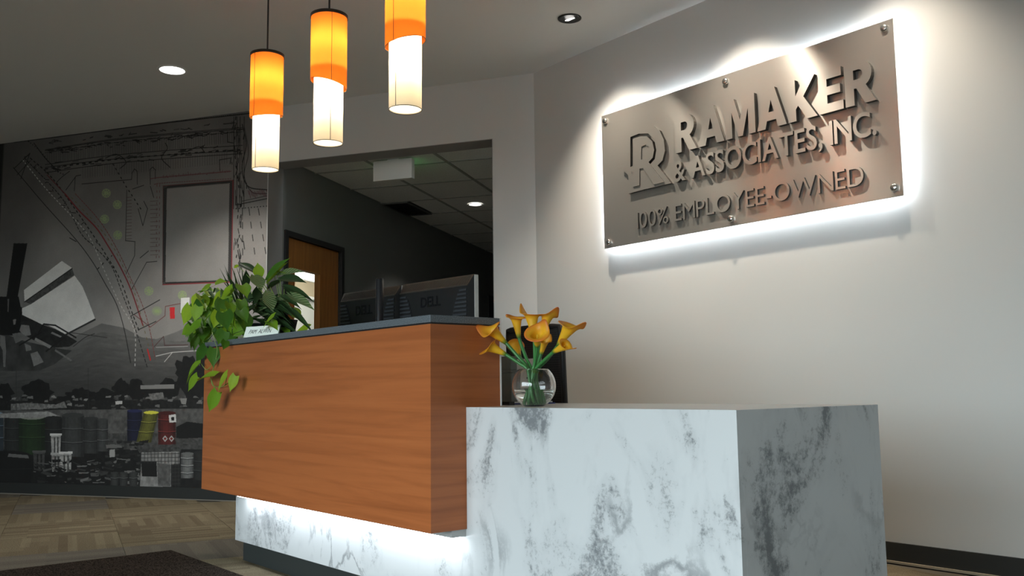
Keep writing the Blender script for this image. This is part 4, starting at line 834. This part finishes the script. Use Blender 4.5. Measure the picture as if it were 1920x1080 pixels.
mb = MB(); mb.box((-1.62, 0.455, MZ+0.262), (-0.70, 0.498, MZ+0.300)); mb.build('arm', M['black'], ar, bevel=0.006)
for x in (-0.86, -1.32):
    mb = MB(); mb.box((x-0.05, 0.4985, MZ+0.24), (x+0.05, 0.540 if x > -1 else 0.502, MZ+0.31)); mb.build('bracket', M['black'], ar, bevel=0.004)
mb = MB(); mb.tube([(-0.68, 0.47, MZ+0.298), (-0.70, 0.452, MZ+0.302), (-0.85, 0.445, MZ+0.290), (-1.0, 0.44, MZ+0.285)], 0.004, 6); mb.build('cable', mat('grey_cable', (0.12, 0.12, 0.12), 0.5), ar)
mb = MB(); mb.tube([(-1.62, 0.47, MZ+0.28), (-1.70, 0.46, MZ+0.262), (-1.80, 0.45, MZ+0.24)], 0.006, 6); mb.build('cable', M['black'], ar)

# grey file box, paper notice and blue folder on the worktop
fb = thing('file_box', 'grey upright file box on the worktop at the wood counter end', 'file box', (-0.33, 0.46, MZ))
mb = MB(); mb.box((-0.43, 0.43, MZ+0.012), (-0.108, 0.462, MZ+0.118)); mb.build('body', M['greyplastic'], fb, bevel=0.003)
mb = MB(); mb.box((-0.434, 0.427, MZ+0.119), (-0.105, 0.465, MZ+0.128)); mb.build('lid_rim', M['greyplastic'], fb, bevel=0.002)
mb = MB(); mb.box((-0.43, 0.43, MZ+0.128), (-0.110, 0.462, MZ+0.178)); mb.build('lid', M['greyplastic'], fb, bevel=0.003)
mb = MB(); mb.box((-0.425, 0.433, MZ), (-0.125, 0.459, MZ+0.0118)); mb.build('foot', M['black'], fb)
ntc = thing('paper_notice', 'white paper notice with printed lines leaning up behind the glass vase', 'paper', (-0.21, 0.62, MZ))
def NF(u, v, d): return (-0.345+u, 0.60+v*0.22+d-0.05*0, MZ+0.0105+v)
mb = MB(); mb.prism([(0, 0), (0.172, 0), (0.172, 0.165), (0, 0.165)], 0, 0.002, lambda u, v, d: NF(u, v, d)); mb.build('sheet', M['paper'], ntc)
for k, (a, b, h_) in enumerate([(0.10, 0.165, 0.006), (0.09, 0.15, 0.004), (0.095, 0.165, 0.004), (0.10, 0.16, 0.004), (0.085, 0.165, 0.010), (0.03, 0.15, 0.004)]):
    v_ = 0.125-k*0.021
    mb = MB(); x = a
    while x < b:
        ww = random.uniform(0.005, 0.018); mb.prism([(x, v_), (min(x+ww, b), v_), (min(x+ww, b), v_+h_), (x, v_+h_)], -0.0006, -0.0001, NF); x += ww+0.003
    mb.build('printed_line', M['ink'], ntc)
mb = MB(); mb.tube([NF(0.07, 0.150, -0.002), NF(0.11, 0.142, -0.002), NF(0.15, 0.115, -0.002)], 0.0022, 6); mb.build('ink_stroke', M['navy'], ntc)
fo = thing('paper_folder', 'navy blue folder lying flat on the worktop under the white notice', 'folder', (-0.35, 0.61, MZ))
mb = MB(); mb.box((-0.52, 0.50, MZ), (-0.19, 0.72, MZ+0.005)); mb.build('cover', M['navy'], fo)
mb = MB(); mb.box((-0.515, 0.505, MZ+0.0052), (-0.20, 0.715, MZ+0.0102)); mb.build('sheets', M['paper'], fo)

# office chair between the desk and the sign wall
ch = thing('office_chair', 'black mesh office chair behind the desk, showing above the marble top', 'chair', (-0.97, 1.02, 0))
for k in range(5):
    a = 2*math.pi*k/5+0.3; e = Vector((-0.97+0.30*math.cos(a), 1.02+0.30*math.sin(a), 0.07)); MB().tube([(-0.97, 1.02, 0.11), e], 0.022, 8, r2=0.014).build('base_leg', M['black'], ch)
    q = Vector((e.x, e.y, 0.03)); mb = MB(); tn = Vector((-math.sin(a), math.cos(a), 0)); mb.cyl(q-tn*0.018, q+tn*0.018, 0.0295, 14); mb.cyl(q+Vector((0, 0, 0.02)), e, 0.008, 6); mb.build('caster', M['black'], ch)
MB().cyl((-0.97, 1.02, 0.09), (-0.97, 1.02, 0.42), 0.026, 14).build('gas_column', M['black'], ch)
mb = MB(); mb.box((-1.21, 0.84, 0.42), (-0.73, 1.27, 0.49)); mb.build('seat', M['mesh'], ch, bevel=0.025)
def back_pt(u, v):                              # u -1..1 across, v 0..1 up
    hw = 0.205-0.02*(1-v)-0.012*max(0, v-0.85)/0.15
    return np.array([-0.985+u*hw, 1.30-0.04*v-0.05*(1-u*u)*0.6+0.05, 0.53+0.575*v])
mb = MB(); nu, nv = 16, 20; vs = [tuple(back_pt(-1+2*i/nu, j/nv)) for j in range(nv+1) for i in range(nu+1)]
mb.add(vs, [(j*(nu+1)+i, j*(nu+1)+i+1, (j+1)*(nu+1)+i+1, (j+1)*(nu+1)+i) for j in range(nv) for i in range(nu)], 0, None, True); o = mb.build('backrest_mesh', M['mesh'], ch)
sm_ = o.modifiers.new('thickness', 'SOLIDIFY'); sm_.thickness = 0.008
fr = [back_pt(-1, j/10) for j in range(11)]+[back_pt(-1+2*i/10, 1.0) for i in range(1, 10)]+[back_pt(1, 1-j/10) for j in range(11)]+[back_pt(1-2*i/10, 0.0) for i in range(1, 10)]
MB().tube(fr+[fr[0]], 0.016, 8, caps=False).build('backrest_frame', M['black'], ch)
mb = MB(); mb.tube([(-0.97, 1.12, 0.42), (-0.975, 1.34, 0.44), (-0.98, 1.36, 0.62), (-0.985, 1.325, 0.72)], 0.02, 8); mb.build('back_support', M['black'], ch)
for s_ in (-1, 1):
    x = -0.97+s_*0.265; mb = MB(); mb.tube([(x-s_*0.03, 1.02, 0.45), (x, 1.02, 0.47), (x, 1.02, 0.66)], 0.014, 8); arm_ = mb.build('armrest_post', M['black'], ch)
    mb = MB(); mb.box((x-0.04, 0.92, 0.662), (x+0.04, 1.15, 0.688)); mb.build('armrest_pad', M['black'], ch, bevel=0.01)

# name plate on the countertop
npt = thing('name_plate', 'clear acrylic name plate with white card on the countertop beside the plant', 'name plate', (-1.27, 0.05, ZS))
A0 = at(455, 634, 0.012); A0.z = ZS+0.0003; th = R(18); nx = np.array([math.cos(th), math.sin(th), 0.0]); ny = np.array([-math.sin(th), math.cos(th), 0])
B0 = np.array(A0); NP = lambda u, v, d: tuple(B0+nx*u+ny*(d+v*0.35)+np.array([0, 0, v]))
mb = MB(); mb.prism([(0, 0), (0.222, 0), (0.222, 0.053), (0, 0.053)], 0.0030, 0.0055, NP); mb.build('holder', M['acrylic'], npt)
mb = MB(); mb.prism([(0, 0), (0.222, 0), (0.222, 0.053), (0, 0.053)], -0.0022, -0.0002, NP); mb.build('holder_front', M['pane'], npt)
mb = MB(); mb.prism([(0.002, 0.001), (0.220, 0.001), (0.220, 0.052), (0.002, 0.052)], 0.0006, 0.0014, NP); mb.build('card', M['paper'], npt)
textobj('name_text', 'PAM  ALWIN', lambda a, b, c: NP(0.028+a*0.92, 0.019+b, 0.0004-c), 0.027, M['ink'], npt, depth=0.0003, shear=0.3)

# ================================================================== VASE WITH CALLA LILIES
VX, VY, VR_ = 0.165, 0.300, 0.0735
zc_v = MZ+VR_-0.006
vz = thing('glass_vase', 'clear round glass fish bowl vase half filled with water on the marble desk', 'vase', (VX, VY, MZ))
prof = []; n = 22
for k in range(n+1):
    a = R(-66+(48+66)*k/n); prof.append((VR_*math.cos(a), VR_*math.sin(a)))
zb0 = prof[0][1]; inn = [((r_-0.0022)*0.985, z_+(0.004 if i == 0 else 0.0)) for i, (r_, z_) in enumerate(prof)][::-1]
full = [(0.0002, zb0)]+prof+[((prof[-1][0]-0.001), prof[-1][1]+0.0012)]+inn+[(0.0002, inn[-1][1])]
full = [(r_, z_-zb0+0.0004) for r_, z_ in full]; zoff = -zb0+0.0004
MB().lathe(full, 48, (VX, VY, MZ)).build('bowl', M['glass'], vz)
zw = -0.012; wp = [(0.0002, inn[-1][1]+0.0006)]+[(r_-0.0006, max(z_, inn[-1][1]+0.0006)) for r_, z_ in inn[::-1] if z_ < zw]; wp += [(math.sqrt(VR_**2-zw**2)-0.0034, zw), (0.0002, zw)]
MB().lathe([(r_, z_+zoff) for r_, z_ in wp], 48, (VX, VY, MZ)).build('water', M['water'], vz)
zbot = MZ+0.012; zneck = MZ+zoff+prof[-1][1]
YEL, ORA, RED, GRN, LGR = [np.array(c_) for c_ in ((0.95, 0.60, 0.030), (0.92, 0.36, 0.030), (0.78, 0.13, 0.035), (0.06, 0.22, 0.030), (0.55, 0.58, 0.05))]
def lily(label, base, mouth, yb, ym, rr, tip_px, yt, bot, seed, redness=0.6):
    rg = random.Random(seed); b = at(*base, yb); mth_ = at(*mouth, ym); ax = (mth_-b); L_ = ax.length; ax.normalize(); rr = rr*1.6
    tp_ = at(*tip_px, yt)-mth_; e1 = (tp_-ax*tp_.dot(ax)).normalized(); e2 = ax.cross(e1); tl = max(0.0, tp_.dot(ax)); tr_ = min((tp_-ax*tp_.dot(ax)).length, rr*1.75); tl = min(tl, L_*0.35)
    t_ = thing('calla_lily', label, 'flower', tuple(b), 'calla lilies in the glass vase')
    nv, na = 18, 32; vs = []; cs = []; fs = []
    for j in range(nv+1):
        v_ = j/nv; s_ = max(0.0, (v_-0.72)/0.28)
        for i in range(na):
            a = 2*math.pi*i/na; ca = math.cos(a); tf = max(0.0, ca)**5; bk = (1-ca)/2
            r_ = 0.0052+(rr-0.0052)*(0.62*v_**0.85+0.38*v_**3.0)+rr*0.28*s_*s_*(1-0.5*tf)+0.0018*math.sin(3*a+seed)*v_**3
            z_ = L_*v_*(1-0.16*bk*v_*v_)-L_*0.10*s_*s_*(1-tf)+0.002*math.sin(2*a+seed*1.7)*v_**2
            r_ += (max(0.0, tr_-r_*1.0))*tf*s_*s_; z_ += tl*tf*s_
            sq = 1-0.22*v_*(1-s_)                # a little flattened
            p = b+ax*z_+(e1*ca+e2*math.sin(a)*sq)*r_; vs.append(tuple(p))
            g = min(1, max(0, (v_-0.03)/0.20)); c_ = GRN*(1-g)+(LGR*(1-min(1, g*1.2))+YEL*min(1, g*1.2))*g
            o_ = min(1, max(0, (v_-0.55)/0.45))*(0.55+0.45*math.sin(2*a+seed))*redness; c_ = c_*(1-o_)+ORA*o_
            e_ = max(0, (s_-0.45)/0.55)*(0.35+0.65*max(tf, bk**2))*redness; c_ = c_*(1-e_)+RED*e_
            cs.append(c_)
    for j in range(nv):
        for i in range(na): fs.append((j*na+i, j*na+(i+1) % na, (j+1)*na+(i+1) % na, (j+1)*na+i))
    mb = MB(); mb.add(vs, fs, 0, None, True); o = mb.build('spathe', M['spathe'], t_)
    ca_ = o.data.color_attributes.new('Col', 'FLOAT_COLOR', 'POINT')
    ca_.data.foreach_set('color', [x for c_ in cs for x in (*c_, 1.0)])
    md = o.modifiers.new('thickness', 'SOLIDIFY'); md.thickness = 0.0011; md.offset = 0
    MB().tube([b+ax*L_*0.18, b+ax*L_*0.5+e1*0.001, b+ax*L_*0.72], 0.0030, 8, r2=0.0018).build('spadix', M['spadix'], t_)
    nk = Vector((VX+(b.x-VX)*0.24+bot[0]*0.25, VY+(b.y-VY)*0.24+bot[1]*0.25, zneck)); bt = Vector((VX+bot[0], VY+bot[1], zbot))
    if (Vector((nk.x-VX, nk.y-VY, 0))).length > 0.036: dv = Vector((nk.x-VX, nk.y-VY, 0)); dv = dv.normalized()*0.036; nk.x = VX+dv.x; nk.y = VY+dv.y
    P = [bt, bt.lerp(nk, 0.5), nk, nk.lerp(b, 0.5)+ax*(-0.010), b+ax*0.004]; pts = []
    Q = [2*P[0]-P[1]]+P+[P[-1]+ax*0.02]
    for i in range(1, len(Q)-2):
        for k in range(6):
            t = k/6; pts.append(0.5*(2*Q[i]+(Q[i+1]-Q[i-1])*t+(2*Q[i-1]-5*Q[i]+4*Q[i+1]-Q[i+2])*t*t+(3*Q[i]-Q[i-1]-3*Q[i+1]+Q[i+2])*t**3))
    pts.append(P[-1]); MB().tube(pts, 0.0050, 10, r2=0.0058).build('stem', M['stemgreen'], t_)
c6 = lambda x, y: (860+x/4.154, 540+y/4.154)
LD = [('orange yellow calla lily leaning far left, the upper of the two', (372, 432), (225, 300), 0.262, 0.205, 0.0190, (150, 285), 0.190, (0.030, -0.004), 1, 0.8),
 ('calla lily leaning left with a drooping yellow tip, the lower of the two', (372, 520), (215, 440), 0.245, 0.195, 0.0150, (158, 515), 0.185, (0.026, -0.022), 2, 0.45),
 ('narrow calla lily rising left of centre with its mouth curled left', (470, 395), (440, 195), 0.310, 0.300, 0.0160, (375, 200), 0.295, (0.012, 0.018), 3, 0.75),
 ('tall yellow calla lily reaching highest above the vase', (590, 400), (560, 170), 0.335, 0.335, 0.0195, (490, 120), 0.325, (-0.012, 0.020), 4, 0.5),
 ('orange calla lily at the back with its tip pointing up right', (655, 350), (700, 185), 0.370, 0.380, 0.0170, (775, 152), 0.385, (-0.022, 0.010), 5, 0.9),
 ('front calla lily opening towards the viewer in the middle', (612, 460), (612, 325), 0.285, 0.255, 0.0205, (665, 240), 0.270, (-0.004, -0.018), 6, 0.85),
 ('large calla lily leaning right, the upper of the two', (770, 455), (890, 262), 0.320, 0.330, 0.0205, (990, 262), 0.335, (-0.030, 0.006), 7, 0.6),
 ('yellow calla lily leaning right with a curled tip, the lower of the two', (735, 500), (860, 432), 0.300, 0.300, 0.0125, (912, 468), 0.300, (-0.026, -0.016), 8, 0.35),
 ('calla lily behind the left pair facing the counter', (478, 545), (428, 430), 0.345, 0.365, 0.0160, (385, 400), 0.365, (0.016, 0.026), 9, 0.7),
 ('slim calla lily half hidden behind the front one', (640, 520), (678, 390), 0.340, 0.345, 0.0105, (695, 350), 0.350, (-0.014, 0.028), 10, 0.4)]
for (lb, b_, m_, yb, ym, rr, tp_, yt, bt, sd, rd) in LD: lily(lb, c6(*b_), c6(*m_), yb, ym, rr, c6(*tp_), yt, bt, sd, rd)

# ================================================================== POTTED PLANTS ON THE COUNTER
def leaf_mesh(name, prof, fold, droop, nseg=8, wave=0.0):
    """prof(t) = half width at t along a unit leaf lying along +Y, face up +Z"""
    vs = []; fs = []
    for j in range(nseg+1):
        t = j/nseg; w_ = max(prof(t), 0.0)
        for k in (-1, -0.5, 0, 0.5, 1):
            y_ = t-(0.13*(abs(k)**1.5)*(1-t)**6 if fold > 0 else 0); vs.append((k*w_, y_, -droop*t*t+abs(k)*w_*fold+wave*math.sin(t*9)*abs(k)))
    for j in range(nseg):
        for k in range(4): fs.append((j*5+k, j*5+k+1, (j+1)*5+k+1, (j+1)*5+k))
    me = bpy.data.meshes.new(name); me.from_pydata(vs, [], fs); me.polygons.foreach_set('use_smooth', [True]*len(fs)); me.update(); return me
def hprof(t): return 0.40*(math.sin(math.pi*min(1, t*0.80+0.20))**0.9)*(1-t**3.0)+0.03*(1-t)
LM = {}
def lmesh(kind, mname):
    key = (kind, mname)
    if key not in LM:
        if kind == 'heart': me = leaf_mesh('leaf_heart', hprof, 0.22, 0.16)
        elif kind == 'lance': me = leaf_mesh('leaf_lance', lambda t: 0.165*math.sin(math.pi*(t*0.93+0.06))**0.8*(1-t**4), 0.25, 0.22, 10, 0.004)
        elif kind == 'broad': me = leaf_mesh('leaf_broad', lambda t: 0.26*math.sin(math.pi*(t*0.93+0.05))**0.8*(1-t**4), 0.20, 0.16, 10, 0.004)
        else: me = leaf_mesh('leaf_blade', lambda t: 0.05*math.sin(math.pi*(t*0.85+0.13))**0.6*(1-t**3), 0.4, 0.10)
        me.materials.append(M[mname]); LM[key] = me
    return LM[key]
def leaf(parent, b, t, width, kind, mname, face=None, rg=random):
    b = Vector(b); t = Vector(t); d_ = t-b; L_ = d_.length
    if L_ < 1e-4: return
    d_.normalize(); view = (Vector(CAM)-b).normalized()
    n_ = Vector(face) if face is not None else (view*0.75+Vector((0, 0, 0.55))+Vector((rg.uniform(-.3, .3), rg.uniform(-.3, .3), rg.uniform(-.2, .2))))
    n_ = (n_-d_*n_.dot(d_)).normalized(); x_ = d_.cross(n_); me = lmesh(kind, mname)
    hw = {'heart': 0.40, 'lance': 0.165, 'broad': 0.26, 'blade': 0.05}[kind]; kx = (width/2)/hw
    o = bpy.data.objects.new('leaf', me); col.objects.link(o); o.parent = parent; o.matrix_parent_inverse = parent.matrix_basis.inverted()
    o.matrix_basis = Matrix(((x_.x*kx, d_.x*L_, n_.x*L_*0.8, b.x), (x_.y*kx, d_.y*L_, n_.y*L_*0.8, b.y), (x_.z*kx, d_.z*L_, n_.z*L_*0.8, b.z), (0, 0, 0, 1)))
PX = lambda x, y: (320+x/3.0, 440+y/3.0)
rg = random.Random(11)
# pothos in a grey pot at the counter's left end
PP = Vector((-1.66, 0.150, ZS))
pt = thing('pothos_plant', 'trailing bright green pothos plant spilling over the left counter corner', 'plant', tuple(PP))
MB().lathe([(0.045, 0), (0.060, 0.075), (0.064, 0.078), (0.060, 0.080), (0.055, 0.070), (0.0002, 0.068)], 28, tuple(PP), cap0=True).build('pot', mat('dark_glazed_pot', (0.03, 0.035, 0.035), 0.3), pt)
MB().lathe([(0.0002, 0.071), (0.056, 0.071)], 24, tuple(PP)).build('soil', M['soil'], pt)
top = PP+Vector((0, 0, 0.07))
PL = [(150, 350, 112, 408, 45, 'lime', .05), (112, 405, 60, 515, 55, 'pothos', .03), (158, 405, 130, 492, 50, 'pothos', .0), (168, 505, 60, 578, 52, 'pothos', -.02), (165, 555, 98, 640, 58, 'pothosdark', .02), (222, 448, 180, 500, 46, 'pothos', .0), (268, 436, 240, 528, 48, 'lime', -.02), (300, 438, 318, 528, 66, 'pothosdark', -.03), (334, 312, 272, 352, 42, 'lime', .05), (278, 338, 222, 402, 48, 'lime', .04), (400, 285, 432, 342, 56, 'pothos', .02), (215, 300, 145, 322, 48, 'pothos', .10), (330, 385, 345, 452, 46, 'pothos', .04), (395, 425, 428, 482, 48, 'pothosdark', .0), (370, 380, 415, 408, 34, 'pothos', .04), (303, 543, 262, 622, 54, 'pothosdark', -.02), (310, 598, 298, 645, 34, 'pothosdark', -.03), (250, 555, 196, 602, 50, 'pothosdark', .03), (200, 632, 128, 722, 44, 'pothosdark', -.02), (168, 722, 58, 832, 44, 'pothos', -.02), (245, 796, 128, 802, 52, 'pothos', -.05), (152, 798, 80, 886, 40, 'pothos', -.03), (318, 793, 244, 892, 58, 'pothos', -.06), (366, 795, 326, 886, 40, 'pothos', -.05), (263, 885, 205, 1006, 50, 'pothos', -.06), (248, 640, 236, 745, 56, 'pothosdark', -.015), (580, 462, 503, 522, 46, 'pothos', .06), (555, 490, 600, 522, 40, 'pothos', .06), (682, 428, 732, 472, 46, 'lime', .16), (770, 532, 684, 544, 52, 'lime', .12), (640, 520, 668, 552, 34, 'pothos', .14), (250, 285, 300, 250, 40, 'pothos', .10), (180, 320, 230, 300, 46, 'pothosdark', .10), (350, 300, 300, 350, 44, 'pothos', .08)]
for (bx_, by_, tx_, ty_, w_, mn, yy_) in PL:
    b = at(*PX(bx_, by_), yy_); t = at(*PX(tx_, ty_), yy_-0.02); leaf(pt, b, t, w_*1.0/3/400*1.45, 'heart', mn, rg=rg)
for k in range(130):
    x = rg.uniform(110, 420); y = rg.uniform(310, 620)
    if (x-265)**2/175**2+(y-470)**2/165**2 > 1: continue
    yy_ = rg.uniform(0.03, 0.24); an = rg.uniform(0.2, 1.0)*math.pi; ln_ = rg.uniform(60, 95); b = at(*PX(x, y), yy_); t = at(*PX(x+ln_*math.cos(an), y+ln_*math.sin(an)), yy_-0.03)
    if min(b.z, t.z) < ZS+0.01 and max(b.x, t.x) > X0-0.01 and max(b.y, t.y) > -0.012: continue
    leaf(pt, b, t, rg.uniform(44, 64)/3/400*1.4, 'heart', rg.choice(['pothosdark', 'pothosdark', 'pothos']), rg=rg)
for pts in [[top, at(*PX(250, 520), .05), at(*PX(250, 600), -.012), at(*PX(262, 640), -.016), at(*PX(255, 700), -.016), at(*PX(236, 765), -.02), at(*PX(225, 800), -.03), at(*PX(240, 845), -.03), at(*PX(262, 885), -.06)],
            [at(*PX(225, 800), -.03), at(*PX(240, 850), -.02), at(*PX(300, 850), -.025), at(*PX(318, 793), -.06)], [at(*PX(300, 850), -.025), at(*PX(345, 820), -.03), at(*PX(366, 795), -.05)],
            [at(*PX(255, 700), -.016), at(*PX(205, 760), -.02), at(*PX(168, 722), -.02)], [top, at(*PX(200, 560), .08), at(*PX(190, 620), .0), at(*PX(200, 632), -.02)], [top, at(*PX(190, 420), .06), at(*PX(165, 350), .05)], [top, at(*PX(160, 520), .05), at(*PX(168, 505), -.02)], [top, at(*PX(350, 560), .04), at(*PX(410, 577), .01)]]:
    sp_ = []
    Q = [2*pts[0]-pts[1]]+list(pts)+[2*pts[-1]-pts[-2]]
    for i in range(1, len(Q)-2):
        for k in range(5):
            t = k/5; sp_.append(0.5*(2*Q[i]+(Q[i+1]-Q[i-1])*t+(2*Q[i-1]-5*Q[i]+4*Q[i+1]-Q[i+2])*t*t+(3*Q[i]-Q[i-1]-3*Q[i+1]+Q[i+2])*t**3))
    sp_.append(Vector(pts[-1])); MB().tube(sp_, 0.0022, 6, r2=0.0014).build('vine', M['vine'], pt)
# dark long-leaved plant next to it
DP = Vector((-1.44, 0.175, ZS))
dp = thing('foliage_plant', 'dark bushy plant with long pointed striped leaves behind the name plate', 'plant', tuple(DP))
MB().lathe([(0.050, 0), (0.066, 0.080), (0.070, 0.083), (0.066, 0.085), (0.060, 0.075), (0.0002, 0.073)], 28, tuple(DP), cap0=True).build('pot', mat('black_nursery_pot', (0.012, 0.013, 0.012), 0.4), dp)
MB().lathe([(0.0002, 0.076), (0.061, 0.076)], 24, tuple(DP)).build('soil', M['soil'], dp)
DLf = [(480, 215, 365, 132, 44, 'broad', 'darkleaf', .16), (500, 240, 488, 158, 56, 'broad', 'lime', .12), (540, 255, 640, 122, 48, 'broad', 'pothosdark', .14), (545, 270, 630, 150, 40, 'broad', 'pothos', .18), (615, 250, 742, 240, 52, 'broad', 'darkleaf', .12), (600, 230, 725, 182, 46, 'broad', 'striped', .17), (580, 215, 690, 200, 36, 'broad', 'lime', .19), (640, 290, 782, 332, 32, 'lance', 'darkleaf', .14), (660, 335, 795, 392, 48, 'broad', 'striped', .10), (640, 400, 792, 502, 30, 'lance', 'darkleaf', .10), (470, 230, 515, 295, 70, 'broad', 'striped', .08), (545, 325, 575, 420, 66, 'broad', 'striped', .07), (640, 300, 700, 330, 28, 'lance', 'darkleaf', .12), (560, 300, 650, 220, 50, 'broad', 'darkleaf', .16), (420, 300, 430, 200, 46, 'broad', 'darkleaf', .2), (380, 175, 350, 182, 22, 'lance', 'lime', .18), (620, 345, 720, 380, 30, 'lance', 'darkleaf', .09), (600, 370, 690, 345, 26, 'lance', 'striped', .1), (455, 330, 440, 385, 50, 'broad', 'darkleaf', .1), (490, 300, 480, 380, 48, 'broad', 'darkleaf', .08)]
dtop = DP+Vector((0, 0, 0.08))
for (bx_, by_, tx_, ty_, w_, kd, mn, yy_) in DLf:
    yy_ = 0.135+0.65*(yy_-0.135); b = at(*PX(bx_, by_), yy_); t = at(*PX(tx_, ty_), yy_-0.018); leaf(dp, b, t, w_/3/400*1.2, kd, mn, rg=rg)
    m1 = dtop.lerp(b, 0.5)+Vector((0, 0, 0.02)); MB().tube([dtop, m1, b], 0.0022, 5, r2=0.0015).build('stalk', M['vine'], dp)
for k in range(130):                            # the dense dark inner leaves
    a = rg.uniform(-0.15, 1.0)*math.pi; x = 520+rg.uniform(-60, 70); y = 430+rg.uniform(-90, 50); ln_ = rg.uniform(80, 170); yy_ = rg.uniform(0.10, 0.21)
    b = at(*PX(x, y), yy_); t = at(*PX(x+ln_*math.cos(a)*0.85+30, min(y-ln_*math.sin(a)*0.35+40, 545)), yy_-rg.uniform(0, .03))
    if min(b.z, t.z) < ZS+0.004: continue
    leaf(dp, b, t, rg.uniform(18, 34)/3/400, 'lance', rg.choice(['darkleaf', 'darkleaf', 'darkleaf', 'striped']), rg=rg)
for k in range(16):
    x = rg.uniform(295, 420); yy_ = rg.uniform(.12, .24); b = at(*PX(400+rg.uniform(-30, 40), 400), yy_); t = at(*PX(x-rg.uniform(0, 40), rg.uniform(140, 260)), yy_)
    leaf(dp, b, t, 0.009, 'blade', 'darkleaf', rg=rg)
